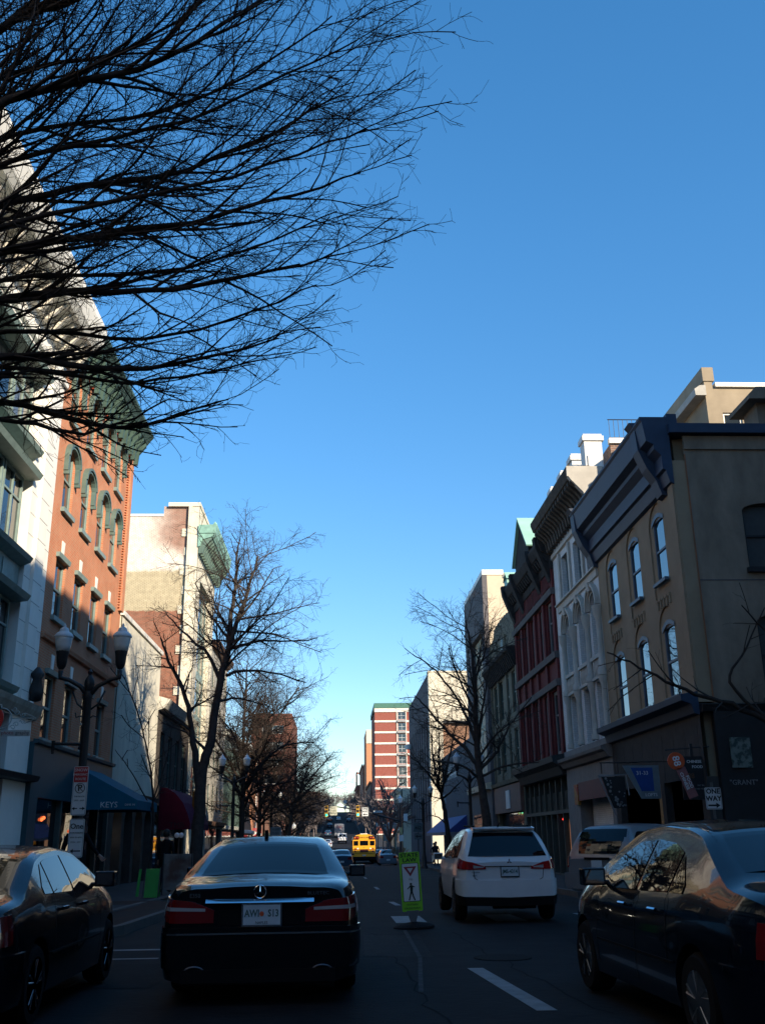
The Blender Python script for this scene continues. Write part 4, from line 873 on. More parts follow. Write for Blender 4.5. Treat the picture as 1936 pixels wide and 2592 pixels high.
for a in (90,210,330): b.tube([(0,-.022,.965),(.054*math.cos(R(a)),-.02,.965+.054*math.sin(R(a)))],[.007,.002],4)
part('emblem',b,chrome,bk)
text('lettering','E350',.05,(-.60,-.012,.935),(1,0,0),(0,0,1),chrome,bk,ext=.002); text('lettering','BLUETEC',.042,(.54,-.012,.945),(1,0,0),(0,0,1),chrome,bk,ext=.002,sx=1.2)
b=B(); b.prism([(0,0),(.16,0),(.05,.075),(.02,.075)],-.02,.02,lambda u,w,v:(u-.07,1.95+w,1.45+v)); part('antenna_fin',b,plast,bk)

# --- white crossover
wc=thing('crossover_car','white crossover car in the right lane with red swept tail lights and large rear window','car',(3.0,18.2,g(18)),R(-.2))
c=Car(4.3,1.77,[(0,.98),(.03,1.08),(.12,1.2),(.42,1.5),(.62,1.575),(1.2,1.615),(2.0,1.60),(2.6,1.5),(3.3,1.12),(3.9,1.0),(4.2,.85),(4.3,.7)],[(0,1.0),(1,1.03),(3.4,.98),(4.3,.8)],zb=.32,k=.42,er=.42,fr=.86,sm=.05)
wpnt=paintm('white car paint',(.6,.61,.62),.3)
finish_body(c.body(),wc,wpnt,[(.82,.34),(3.42,.34)],1.80)
def tailglass(c,root,z0,z1,w0,w1,off=.012,mat=None,name='rear_window',yc=None):
    b=B(); rows=[]
    for a in range(11):
        z=lerp(z0,z1,a/10); lo,hi=0,1.2
        for _ in range(26):
            mid_=(lo+hi)/2
            if c.top(mid_)<z: lo=mid_
            else: hi=mid_
        w=lerp(w0,w1,a/10); r=[]
        for q in range(13):
            x=lerp(-w,w,q/12); r.append((x,hi-off+.09*(abs(x)/.8)**3*.6,z))
        rows.append(r)
    b.grid(rows); return part(name,b,mat or cargl,root)
tailglass(c,wc,1.10,1.50,.70,.55)
b=B(); b.prism([(.40,1.53),(.62,1.56),(.62,1.595),(.36,1.57)],-.56,.56,lambda u,w,v:(u,w-.02,v)); part('spoiler',b,wpnt,wc,bevel=.01)
part('windscreen',c.deck(2.5,3.25,.58,.7),cargl,wc)
for sg in (-1,1):
    lo=[(.4,1.08),(3.1,1.02)]; part('side_window',c.side(sg,.6,.98,lo,[(.6,1.2),(.98,1.44)]),cargl,wc); part('side_window',c.side(sg,1.03,1.85,lo,[(1.0,1.45),(1.85,1.49)]),cargl,wc); part('side_window',c.side(sg,1.92,2.95,lo,[(1.9,1.49),(2.4,1.42),(2.95,1.1)]),cargl,wc)
    L_=c.wrap(.40,1.05,[(.40,.885),(.7,.88),(1.05,.90)],[(.40,.92),(.62,1.0),(1.05,1.08)],off=.015,n=20)
    if sg<0: L_.v=[(-x,y,z) for x,y,z in L_.v]
    lm=part('tail_light',L_,M('bright tail light red',(.35,.01,.01),.12,coat=1),wc,smooth=True)
    L_=c.wrap(.44,.62,[(.44,.91),(.62,.90)],[(.44,.925),(.62,.955)],off=.02,n=8)
    if sg<0: L_.v=[(-x,y,z) for x,y,z in L_.v]
    part('lens_strip',L_,clrl,lm)
    mirror(c,wc,sg,2.75,1.0,wpnt)
    wheel(wc,sg*.79,.82,.34,mat=steel); wheel(wc,sg*.79,3.42,.34,mat=steel)
    for y in (1.0,1.9): part('door_seam',panel_line(c,wc,sg,y,.45,1.05),plast,wc)
    b=B(); b.tube([(sg*.5,.7,1.61),(sg*.5,2.1,1.63)],.018,6); part('roof_rail',b,plast,wc)
part('bumper',c.wrap(-1.2,1.2,[(0,.42),(1.3,.45)],[(0,.70),(1.3,.72)],off=.025,n=50,th=.04),wpnt,wc,smooth=True)
part('lower_bumper',c.wrap(-1.15,1.15,[(0,.28),(1.3,.3)],[(0,.42),(.75,.44),(1.3,.50)],off=.03,n=50,th=.04),plast,wc,smooth=True)
b=B(); b.tube([(-.62,-.006,.885),(-.60,-.006,.74),(-.50,-.006,.68),(.50,-.006,.68),(.60,-.006,.74),(.62,-.006,.885)],.006,4); b.tube([(-.42,-.01,.93),(.42,-.01,.93)],.01,4); part('tailgate_seam',b,plast,wc)
plate(wc,.02,-.02,.845,'JMS-4314',frame=plast,w=.30,h=.15)
b=B()
for a in (90,210,330):
    d=Vector((math.cos(R(a)),0,math.sin(R(a)))); n_=Vector((-d.z,0,d.x)); o_=Vector((.02,-.015,1.01)); b.poly([o_,o_+d*.025+n_*.014,o_+d*.05,o_+d*.025-n_*.014])
part('emblem',b,chrome,wc)
text('lettering','OUTLANDER',.025,(-.58,-.012,.835),(1,0,0),(0,0,1),plast,wc,ext=.001); text('lettering','Sport',.035,(-.60,-.012,.785),(1,0,0),(0,0,1),plast,wc,ext=.001)
b=B(); b.tube([(.0,1.0,1.61),(.02,.88,1.68)],[.02,.006],6); part('antenna',b,plast,wc)
b=B(); b.lathe([(.01,-.4),(.13,-.38),(.13,.38),(.01,.4)],(.15,.5,.33),10,'x'); part('spare_wheel_well',b,plast,wc)

def sedan(name,label,loc,rz,paint,L=4.5,W=1.74,top=None,detail=True,group=None,wm=None,mirrors=True):
    t=thing(name,label,'car',loc,rz,group)
    top=top or [(0,.94),(.05,1.0),(.3,1.05),(.62,1.08),(1.35,1.37),(1.7,1.43),(2.2,1.46),(2.75,1.42),(3.05,1.30),(3.65,1.0),(4.2,.9),(4.42,.74),(4.5,.6)]
    c=Car(L,W,top,[(0,.86),(1,.95),(3.4,.9),(4.5,.68)],zb=.2,k=.52,er=.4,fr=.88)
    finish_body(c.body(),t,paint,[(.98,.315),(3.66,.315)],W,cut=detail)
    part('rear_window',c.deck(.68,1.4,.62,.52),cargl,t); part('windscreen',c.deck(2.75,3.5,.54,.68),cargl,t)
    for sg in (-1,1):
        lo=[(1.2,1.0),(3.3,.96)]
        part('side_window',c.side(sg,1.2,1.45,lo,[(1.2,1.06),(1.45,1.27)],n=6),cargl,t)
        part('side_window',c.side(sg,1.49,2.14,lo,[(1.4,1.26),(1.75,1.35),(2.14,1.375)]),cargl,t); part('side_window',c.side(sg,2.21,3.2,lo,[(2.2,1.375),(2.6,1.35),(2.9,1.24),(3.2,1.0)]),cargl,t)
        L_=c.wrap(.46,.84 if W>1.75 else 1.0,[(.4,.68)],[(.4,.86),(1.0,.9)],off=.012,n=14)
        if sg<0: L_.v=[(-x,y,z) for x,y,z in L_.v]
        part('tail_light',L_,redl,t)
        if mirrors: mirror(c,t,sg,2.95,.98,paint,w=.2,h=.15)
        for y in (.98,3.66): wheel(t,sg*(W/2-.12),y,.315,mat=wm,sub=detail)
        if detail:
            for y,z0,z1 in ((1.47,.5,1.0),(2.17,.3,1.0),(3.2,.3,.96)): part('door_seam',panel_line(c,t,sg,y,z0,z1),plast,t)
            for y in (1.62,2.34): b=B(); b.tube([(sg*(c.H(y,.86)+.02),y,.86),(sg*(c.H(y,.86)+.045),y+.08,.865),(sg*(c.H(y,.86)+.02),y+.18,.86)],.016,6); part('door_handle',b,chrome if not wm else paint,t)
            b=B(); b.tube([(sg*(c.H(y,.52)+.006),y,.52) for y in [1.35+.2*k for k in range(10)]],.012,4); part('side_moulding',b,plast,t)
    part('bumper',c.wrap(-1.15,1.15,[(0,.28)],[(0,.62)],off=.06,n=40,th=.07),paint,t,smooth=True)
    b=B(); b.box(-.16,.16,-.085,-.06,.46,.6); part('number_plate',b,platew,t)
    return t
sedan('saloon_car','dark blue black saloon at the right edge with sky reflected in its side windows',(3.45,6.4,g(8)),R(2.0),paintm('midnight blue car paint',(.004,.007,.013),.16),W=1.76,
 top=[(0,.98),(.05,1.04),(.3,1.09),(.55,1.12),(1.25,1.45),(1.6,1.51),(2.2,1.54),(2.7,1.50),(3.0,1.37),(3.6,1.04),(4.2,.93),(4.42,.76),(4.5,.6)]).scale=(1.06,1.06,1.0)
sedan('saloon_car','black saloon parked at the left edge with pale reflections in its side windows',(-3.33,7.95,g(9)),0,paintm('dark car paint',(.005,.006,.009),.2),wm=alloy,top=[(0,.9),(.05,.96),(.3,1.0),(.6,1.03),(1.3,1.32),(1.65,1.38),(2.2,1.41),(2.75,1.37),(3.05,1.25),(3.65,.96),(4.2,.87),(4.42,.7),(4.5,.58)])
# --- minivan turning into the side street
mv=thing('minivan','grey minivan turning right at the side street, partly hidden by the dark blue car','van',(5.95,23.6,g(23)+.01),R(-52))
c=Car(4.9,1.92,[(0,.95),(.03,1.05),(.14,1.3),(.38,1.65),(.6,1.72),(1.5,1.75),(2.8,1.70),(3.3,1.52),(4.0,1.10),(4.6,.95),(4.85,.75),(4.9,.6)],[(0,1.0),(1,1.02),(3.8,.98),(4.9,.75)],zb=.28,k=.32,er=.4,fr=.9,sm=.05)
vp=paintm('grey van paint',(.17,.175,.185),.35,.2); finish_body(c.body(),mv,vp,[(.95,.33),(3.95,.33)],1.92)
tailglass(c,mv,1.08,1.62,.76,.64); part('windscreen',c.deck(3.2,3.95,.68,.8),cargl,mv)
for sg in (-1,1):
    lo=[(.3,1.08),(4,1.05)]; 
    for a,e in ((.42,1.5),(1.58,2.6),(2.68,3.6)): part('side_window',c.side(sg,a,e,lo,[(.42,1.42),(.6,1.56),(2.8,1.58),(3.2,1.45),(3.6,1.15)]),cargl,mv)
    L_=c.wrap(.82,1.16,[(.8,.78)],[(.8,1.03)],off=.015,n=10)
    if sg<0: L_.v=[(-x,y,z) for x,y,z in L_.v]
    lm=part('tail_light',L_,M('bright tail light red',(.35,.01,.01),.12,coat=1,emit=(1,.04,.02),est=.12),mv,smooth=True)
    for y in (.95,3.95): wheel(mv,sg*.86,y,.33,mat=steel)
part('bumper',c.wrap(-1.2,1.2,[(0,.30)],[(0,.66)],off=.07,n=40,th=.08),vp,mv,smooth=True)
plate(mv,0,-.02,.86,'PKD-8817' if False else ' ',w=.3,h=.15)
b=B(); b.box(-.35,.35,-.03,0,.95,1.0); part('tailgate_handle',b,plast,mv)

# --- distant traffic
def fary(px,y): return None
darkb=paintm('dark blue far paint',(.03,.06,.10),.25)
sedan('parked_car','second dark saloon queueing beyond the black one, nearer of the two seen past its mirror',(.35,84,g(86)),0,darkb,detail=False)
sedan('parked_car','dark saloon just beyond the nearer queueing one, showing only its roof',(-.75,96,g(98)),0,darkb,detail=False)
wh=paintm('far white paint',(.7,.7,.7),.3)
sedan('saloon_car','small white saloon in sunlight far up the street, left of the white van',(-1.9,188,g(189)),0,wh,detail=False)
sedan('parked_car','grey blue car parked right of the school bus, nearest in its row',(4.75,97.5,g(99)),0,paintm('grey blue far paint',(.12,.15,.18),.3),detail=False,group='cars parked right of the school bus')
sedan('parked_car','grey blue car parked in the middle of the row right of the bus',(5.2,112,g(114)),0,paintm('grey blue far paint',(.12,.15,.18),.3),detail=False,group='cars parked right of the school bus')
sedan('parked_car','dark car parked last in the row right of the school bus',(5.2,121,g(123)),0,darkb,detail=False,group='cars parked right of the school bus')
for i,(x,y,p_,lb_) in enumerate(((-2.6,330,darkb,'dark car low on the far hill, left side of the road'),(-3.0,392,paintm('far red paint',(.3,.02,.02),.3),'red car high on the far hill'),(.3,400,wh,'white car high on the far hill beside the red one'),(4.2,380,darkb,'dark car parked on the right of the far hill'),(-2.5,262,darkb,'dark car behind the white saloon far up the street'))):
    sedan('parked_car',lb_,(x,y,g(y+2)),0,p_,detail=False,mirrors=False)
def boxveh(name,label,loc,W,L,Hh,paint,cat='van'):
    t=thing(name,label,cat,loc); b=B(); b.box(-W/2,W/2,0,L,.4,Hh); part('body',b,paint,t,bevel=.12)
    for sg in (-1,1):
        for y in (1,L-1.2): wheel(t,sg*(W/2-.15),y,.36,sub=False)
    return t
t=boxveh('white_van','white van in sunlight far up the street with two dark rear windows',(.95,214,g(216)),1.95,5,1.25,wh)
b=B(); b.prism([(.05,1.15),(.3,2.0),(3.6,2.0),(4.2,1.25),(4.2,1.15)],-.88,.88,lambda u,w,v:(u,w,v)); part('upper_body',b,wh,t,bevel=.08)
for sg in (-1,1): b=B(); b.poly([(sg*.06,.06,1.3),(sg*.72,.06,1.3),(sg*.66,.22,1.82),(sg*.06,.22,1.82)]); part('rear_window',b,cargl,t); b=B(); b.box(sg*.8-.09,sg*.8+.09,-.02,.02,.7,1.1); part('tail_light',b,redl,t)
b=B(); b.box(-.98,.98,-.15,0,.35,.6); part('bumper',b,plast,t)
t=boxveh('box_truck','pale grey box truck with faint red lettering behind the white van',(.4,250,g(252)),2.4,7,3.2,M('truck box panel',(.16,.17,.19),.5),'truck')
b=B(); b.box(-1.0,1.0,-.03,0,1.3,3.0); part('rear_door',b,M('truck rear door',(.15,.15,.17),.5,var=.2),t); text('lettering','ERS',.8,(0,-.05,2.4),(1,0,0),(0,0,1),M('faded red lettering',(.25,.03,.04),.6),t)
b=B(); b.box(-1.1,1.1,7.1,8.8,.4,2.3); part('cab',b,wh,t,bevel=.1)
# --- school bus
bs=thing('school_bus','yellow school bus seen from behind on the right lane past the crossing','bus',(2.85,112,g(113)))
yel=M('school bus yellow',(.75,.33,.02),.35,var=.05,coat=.5)
prof=[(-1.22,.75),(-1.22,2.45),(-1.12,2.78),(-.85,2.98),(-.4,3.08),(0,3.1),(.4,3.08),(.85,2.98),(1.12,2.78),(1.22,2.45),(1.22,.75)]
b=B(); b.prism(prof,0,10.5,lambda u,w,v:(w,u,v)); part('body',b,yel,bs)
b=B(); b.box(-1.0,1.0,.4,9.6,.35,.76); part('chassis',b,plast,bs)
b=B(); b.box(-.95,.95,10.5,11.8,.5,1.7); part('bonnet',b,yel,bs,bevel=.15)
for sg in (-1,1):
    b=B(); b.box(sg*.88-.25,sg*.88+.25,-.02,0,1.95-.03,2.4); part('rear_window',b,cargl,bs); b=B(); b.box(sg*.85-.3,sg*.85+.3,-.05,0,2.55,2.9); w_=part('warning_light_panel',b,plast,bs)
    for dx,mm in ((-.14,M('warning red lens',(.3,.02,.01),.2)),(.14,M('warning amber lens',(.45,.08,.01),.2))): b=B(); b.lathe([(.11,-.03),(.02,-.06)],(sg*.85+dx*sg,-.05,2.72),10,'y'); part('warning_light',b,mm,w_)
    b=B(); b.lathe([(.1,-.02),(.02,-.05)],(sg*.95,0,1.58),10,'y'); b.lathe([(.1,-.02),(.02,-.05)],(sg*.95,0,1.33),10,'y'); part('tail_light',b,redl,bs)
    b=B(); b.lathe([(.09,-.02),(.02,-.05)],(sg*.68,0,1.6),10,'y'); part('reversing_light',b,signw,bs)
    b=B(); b.box(sg*1.225-.006,sg*1.225+.006,.6,9.8,1.85,2.45); part('side_window_band',b,cargl,bs)
    for y in (2.4,9.4):
        wheel(bs,sg*1.02,y,.48,.3,sub=False)
b=B(); b.box(-.45,.45,-.02,0,1.92,2.42); part('rear_window',b,cargl,bs); b=B(); b.box(-.45,.45,-.02,0,1.22,1.5); part('lower_window',b,M('dark red brown grille',(.06,.01,.01),.4),bs)
b=B(); b.box(-1.21,1.21,-.015,0,1.5,1.54); b.box(-1.21,1.21,-.015,0,1.1,1.13); part('rub_rail',b,plast,bs)
b=B(); b.box(-1.22,1.22,-.2,0,.5,.78); part('bumper',b,plast,bs); b=B(); b.box(-.18,.18,-.03,0,.85,.98); part('number_plate',b,platew,bs)
text('lettering','SCHOOL BUS',.22,(0,-.02,2.74),(1,0,0),(0,0,1),signk,bs,sx=.82); text('lettering','51',.16,(0,-.02,1.7),(1,0,0),(0,0,1),signk,bs)
b=B(); b.box(-.4,.4,.6,1.2,3.09,3.16); part('roof_hatch',b,signw,bs)
b=B(); b.box(-40,50,-175,-151,-3,18); single('unseen_block',b,stone,'unseen brown stone block added to close off the bright sky far behind','building')  # unseen block added to keep bright sky out of the car reflections
# ------------------------------------------------------------ TREES
class Tree:
    def __init__(s,seed,kinds): s.r=random.Random(seed); s.trunk=B(); s.twig=B(); s.kinds=kinds; s.n=0
    def path(s,pts,r0,r1,n=8,sub=4):        # smooth polyline through points
        P=[Vector(p) for p in pts]; out=[]
        for i in range(len(P)-1):
            a,b_,c,d=P[max(0,i-1)],P[i],P[i+1],P[min(len(P)-1,i+2)]
            for k in range(sub):
                t=k/sub; out.append(.5*((2*b_)+(c-a)*t+(2*a-5*b_+4*c-d)*t*t+(3*b_-a-3*c+d)*t**3))
        out.append(P[-1]); m_=len(out)-1
        w=.03*min(1,r0*12)
        out=[p+Vector((s.r.uniform(-w,w),s.r.uniform(-w,w),s.r.uniform(-w,w))) if 0<i<m_ else p for i,p in enumerate(out)]
        rad=[lerp(r0,r1,(i/m_)**.8) for i in range(m_+1)]
        s.trunk.tube(out,rad,n); return out,rad
    def grow(s,p,d,L,r,lv):
        kd=s.kinds[lv]; nseg=max(3,int(L/kd['seg'])); st=L/nseg; pts=[p]; rad=[r]; d=d.normalized(); rr=s.r
        bend=Vector((rr.gauss(0,1),rr.gauss(0,1),rr.gauss(0,1)))*kd['curl']; up=Vector((0,0,kd['up']))
        for k in range(nseg):
            d=(d+bend*st+up*st+Vector((rr.gauss(0,kd['jit']),rr.gauss(0,kd['jit']),rr.gauss(0,kd['jit'])))).normalized(); p=p+d*st; pts.append(p); rad.append(max(kd['rmin'],r*(1-(k+1)/nseg*.82)))
        (s.trunk if r>.018 else s.twig).tube(pts,rad,6 if r>.05 else (4 if r>.012 else 3),cap=False); s.n+=1
        if lv+1<len(s.kinds): s.kids(pts,rad,L,lv+1)
    def kids(s,pts,rad,L,lv,t0=None):
        kd=s.kinds[lv]; rr=s.r; n=max(1,int(L*kd['dens'])); t0=kd['t0'] if t0 is None else t0
        for k in range(n):
            t=t0+(1-t0)*(k+rr.random())/n; f=t*(len(pts)-1); i=min(len(pts)-2,int(f)); p=pts[i].lerp(pts[i+1],f-i); ax=(pts[i+1]-pts[i]).normalized()
            s_=ax.orthogonal().normalized(); s_.rotate(Matrix.Rotation(rr.uniform(0,2*pi),3,ax)); 
            if kd.get('flat'): s_.z*=kd['flat']; s_=s_.normalized() if s_.length>.1 else s_
            a=R(rr.uniform(*kd['ang'])); d=ax*math.cos(a)+s_*math.sin(a)
            Lc=kd['len']*(1-.55*t)*rr.uniform(.6,1.25) if not kd.get('rel') else L*kd['rel']*(1-.5*t)*rr.uniform(.6,1.2)
            s.grow(p,d,Lc,max(kd['rmin'],min(rad[i]*.62,kd['rmax'])),lv)
    def build(s,root,m_):
        part('trunk',s.trunk,m_,root,world=True,smooth='all'); part('twigs',s.twig,m_,root,world=True)
# --- the big vase-shaped tree over the left of the street
bt=thing('bare_tree','big spreading bare tree whose branches fill the upper left of the view','tree',(-6.4,8.6,g(9)))
KB=[dict(),dict(seg=.25,curl=.16,up=.13,jit=.07,rmin=.008,dens=3.4,t0=.1,ang=(14,38),rel=.42,rmax=.038),
    dict(seg=.17,curl=.35,up=.14,jit=.10,rmin=.004,dens=4.6,t0=.1,ang=(18,44),rel=.52,rmax=.02),
    dict(seg=.13,curl=.5,up=.03,jit=.13,rmin=.0028,dens=7,t0=.08,ang=(22,58),rel=.52,rmax=.008),
    dict(seg=.09,curl=.9,up=.0,jit=.2,rmin=.0022,dens=7.5,t0=.15,ang=(25,62),len=.36,rmax=.0045)]
tr=Tree(11,KB); F=Vector((-6.3,8.8,2.7))
tr.trunk.tube([(-6.4,8.6,-.1),(-6.38,8.62,.4),(-6.34,8.7,1.5),(-6.3,8.8,2.9)],[.42,.33,.29,.3],14)
BT=[((-4.52,11.5,6.19),(-1.76,12,6.66)),((-4.83,12.2,6.82),(-0.88,12.8,7.06)),((-4.74,11.8,7.21),(-0.23,12.5,7.65)),((-4.36,10.8,6.88),(-0.04,11.5,7.56)),((-4.57,11.2,7.52),(0.57,12,8.82)),((-4.37,10.6,7.62),(0.99,11,8.68)),((-4.9,11.8,8.56),(0.97,12.5,10.5)),((-4.28,10.2,7.97),(1.22,10.8,9.89)),((-4.15,9.8,8.03),(1.27,10.2,10.15)),((-4.61,10.8,9.05),(1.11,11.5,11.95)),((-4.24,9.8,8.83),(1.16,10.2,11.68)),((-4.55,10.4,9.7),(0.81,11,12.9)),((-4.07,9.2,9.17),(0.21,9.5,12.09)),((-4.47,10,10.26),(-0.54,10.5,13.32)),((-4.19,9.2,10.17),(-1.32,9.5,12.96)),((-4.46,9.6,11.27),(-2.44,10,13.45)),((-3.97,9,11.26),(-2.93,9,12.55))]
for i,(e,tp) in enumerate(BT):
    e=Vector(e); tp=Vector(tp); lift=max(0,.3-.08*i); e.z+=lift; tp.z+=lift; q=e-(tp-e)*.10; q.z-=.2
    m1=F.lerp(q,.5)+Vector((-.35,0,.5)); tip=e.lerp(tp,.83)+Vector((0,0,.12))
    mid_=e.lerp(tip,.55)+Vector((tr.r.uniform(-.1,.1),tr.r.uniform(-.3,.3),-.34))
    big=i in (1,3,5,7,9,12,14)
    pts,rad=tr.path([F,m1,e,mid_,tip],.112 if big else .068,.009,8,6)
    L=(tip-F).length; k0=12
    tr.kids(pts[k0-3:],rad[k0-3:],L*.58,1,t0=.08)
tr.build(bt,bark)
KT=[dict(),dict(seg=.3,curl=.12,up=.06,jit=.07,rmin=.016,dens=2.6,t0=.1,ang=(35,70),rel=.5,rmax=.05),
    dict(seg=.2,curl=.25,up=.05,jit=.12,rmin=.007,dens=3.8,t0=.1,ang=(30,62),rel=.46,rmax=.022),
    dict(seg=.15,curl=.4,up=.04,jit=.2,rmin=.0045,dens=5.5,t0=.1,ang=(30,65),len=.7,rmax=.011),
    dict(seg=.13,curl=.6,up=.02,jit=.2,rmin=.0035,dens=6,t0=.15,ang=(30,65),len=.4,rmax=.007)]
def street_tree(name,label,loc,paths,seed,mat,t0s=None,K=KT,kf=.8):
    t=thing(name,label,'tree',loc); T_=Tree(seed,K)
    for i,(pts,r0,r1,s0) in enumerate(paths):
        P,Rd=T_.path(pts,r0,r1,8,5)
        if s0<1: L=sum((P[k+1]-P[k]).length for k in range(len(P)-1)); T_.kids(P,Rd,L*kf,1,t0=s0)
    T_.build(t,mat); return t
g37=g(37)
street_tree('bare_tree','tallest bare leaning tree on the left pavement with forked trunk',(-5.05,37,g37),[
 ([(-5.02,37,g37-.1),(-5.0,37,1.45),(-4.94,37,3.67),(-4.7,37,4.81),(-4.38,37,7.17),(-4.12,37,8.38),(-3.85,37,9.44),(-3.52,37,10.45),(-3.1,36.8,11.9)],.27,.035,.5),
 ([(-4.12,37,8.38),(-4.12,37.1,9.44),(-3.98,37.2,11.0),(-3.96,37.1,12.0),(-3.85,37,12.7)],.12,.02,.15),
 ([(-5.0,37,3.2),(-5.28,36.8,4.82),(-5.6,36.7,6.4),(-6.26,36.5,7.72),(-6.6,36.3,8.6)],.15,.03,.3),
 ([(-4.38,37,7.0),(-4.9,36.9,8.08),(-5.64,36.7,8.7),(-6.5,36.5,9.6)],.09,.02,.2),
 ([(-4.06,37,8.3),(-3.2,37,8.55),(-2.2,37,8.6),(-1.1,37,8.6)],.07,.02,.15),
 ([(-4.2,37,7.3),(-3.5,37.2,7.5),(-2.4,37.2,7.4),(-1.2,37,7.0)],.07,.02,.2),
 ([(-3.9,37,9.3),(-3.2,36.9,10.2),(-2.5,36.8,11.4)],.06,.02,.2),
 ([(-4.5,37,6.3),(-3.8,37.5,6.5),(-2.6,37.7,6.2)],.06,.02,.2),
 ([(-4.9,37,4.6),(-5.6,37.3,5.2),(-6.6,37.4,5.6)],.06,.02,.2),
 ([(-4.12,37,8.6),(-5.0,37.3,9.8),(-5.6,37.5,11.0)],.06,.02,.2)],21,bark2,kf=.8)
street_tree('bare_tree','second bare tree on the left pavement, behind the tallest one',(-5.25,56,g(56)),[
 ([(-5.3,56,g(56)),(-5.25,56,1.42),(-5.21,56,4.36),(-5.24,56,7.85),(-5.19,56,10.9)],.24,.03,.3),
 ([(-5.2,56,3.8),(-4.2,56,5.4),(-2.9,56,6.4),(-1.3,56,6.5)],.12,.03,.2),([(-5.2,56,4.6),(-4.3,56,6.5),(-3.2,56,8.2),(-2.2,56,9.6)],.12,.03,.2),
 ([(-5.2,56,4.2),(-6.2,56,5.8),(-7.2,56,7.4)],.11,.03,.2),([(-5.2,56,5.4),(-5.0,57,7.4),(-4.2,57.5,9.3)],.1,.03,.2),([(-5.2,56,3.4),(-4.0,55.6,4.1),(-2.4,55.4,4.4)],.09,.03,.2),([(-5.2,56,3.6),(-6.0,55,4.6),(-6.9,54.6,5.2)],.09,.03,.2)],22,bark,kf=1.25)
street_tree('bare_tree','third bare tree on the left, leaning over the road before the crossing',(-4.7,85,g(85)),[
 ([(-4.6,85,g(85)),(-4.03,85,1.61),(-3.79,85,3.51),(-3.02,85,5.55),(-2.24,85,8.2)],.22,.03,.25),([(-3.8,85,3.4),(-4.8,85,5.4),(-5.8,85,7.8)],.13,.03,.2),([(-3.6,85,4.2),(-3.6,85.5,6.5),(-3.6,86,9.2)],.12,.03,.2),([(-3.5,85,4.3),(-2.0,84.6,5.6),(-.4,84.6,6.3)],.1,.03,.2),([(-3.2,85,5),(-1.6,85.6,7.0),(-.7,85.8,8.0)],.1,.03,.2),([(-3.9,85,3),(-5.2,84.6,4.0),(-6.2,84.5,5.0)],.1,.03,.2),([(-3.9,85,3.2),(-2.4,85.6,4.0),(-1.0,85.8,4.4)],.08,.03,.2)],23,bark2,kf=1.15)
street_tree('bare_tree','dense bare tree on the left between the second and third trees',(-5.4,70,g(70)),[
 ([(-5.4,70,g(70)),(-5.35,70,1.6),(-5.3,70,4.2),(-5.2,70,7.4),(-5.0,70,10.2)],.22,.03,.3),([(-5.3,70,2.6),(-4.3,70,4.2),(-3.1,70,5.6),(-2.0,70,6.4)],.12,.03,.2),([(-5.3,70,3.4),(-4.4,70,5.6),(-3.5,70.4,7.8)],.12,.03,.2),([(-5.3,70,2.8),(-6.2,70,4.6),(-7.0,70,6.4)],.11,.03,.2),([(-5.3,70,2.3),(-4.1,69.6,3.2),(-2.6,69.4,3.6)],.09,.03,.2),([(-5.3,70,4.2),(-6.0,70.4,6.2),(-6.4,70.4,8.2)],.09,.03,.2),([(-5.3,70,2.4),(-6.3,69.5,3.2),(-7.2,69.4,3.8)],.09,.03,.2)],28,bark,kf=1.25)
street_tree('bare_tree','low spreading bare tree on the left right before the crossing',(-5.2,101,g(101)),[
 ([(-5.2,101,g(101)),(-5.1,101,1.2),(-5.0,101,3.6),(-4.7,101,6.6),(-4.5,101,8.8)],.22,.03,.3),([(-5.1,101,1.8),(-4.0,101,3.4),(-2.6,101,4.8),(-1.4,101,5.4)],.12,.03,.2),([(-5.0,101,2.6),(-3.9,101,5.0),(-3.2,101,7.2)],.12,.03,.2),([(-5.1,101,1.8),(-6.1,101,3.8),(-7.1,101,5.6)],.11,.03,.2),([(-5.1,101,1.4),(-3.6,100.6,2.4),(-1.8,100.4,3.0)],.09,.03,.2)],29,bark,kf=1.25)
street_tree('bare_tree','slender bare sapling by the stone arcade on the left',(-6.25,35,g(35)),[
 ([(-6.3,35,g(35)),(-6.25,35,1.15),(-6.28,35,2.55),(-6.5,35,4.0),(-6.9,35,5.4),(-7.5,34.8,6.9)],.06,.015,.4),([(-6.3,35,2.7),(-5.9,35,4.1),(-5.8,35,5.2)],.03,.01,.2),([(-6.3,35,2.4),(-7.0,34.8,3.6),(-7.6,34.6,4.4)],.03,.01,.2)],24,bark,kf=.6)
street_tree('bare_tree','larger bare tree on the right pavement leaning left over the white crossover',(5.9,40,g(40)),[
 ([(5.92,40,g(40)),(5.85,40,1.51),(5.75,40,2.76),(5.6,40,4.31),(5.57,40,5.89),(5.58,40,7.51),(5.49,40,9.0),(5.3,40,10.0)],.24,.025,.4),
 ([(5.61,40,3.89),(5.19,40,4.68),(4.46,40,5.37),(3.67,40,6.3),(3.1,40,6.9)],.1,.02,.15),([(5.53,40,5.1),(5.34,40,5.63),(4.89,40,6.7),(4.0,40,7.9),(3.05,40,8.6)],.09,.02,.2),
 ([(5.7,40,4.0),(6.32,40,4.56),(6.62,40,5.09),(7.1,40,5.88),(7.9,40,6.8)],.08,.02,.2),([(5.6,40,4.8),(5.9,40.3,6.4),(6.3,40.4,8.2)],.08,.02,.2),([(5.65,40,3.6),(4.8,39.6,4.1),(3.6,39.4,4.3)],.07,.02,.2),([(5.57,40,6.2),(5.0,40.2,7.6),(4.6,40.3,8.9)],.06,.02,.2),([(5.7,40,3.7),(6.8,39.8,4.1),(8.0,39.7,4.2)],.06,.02,.2)],25,bark2,kf=.85)
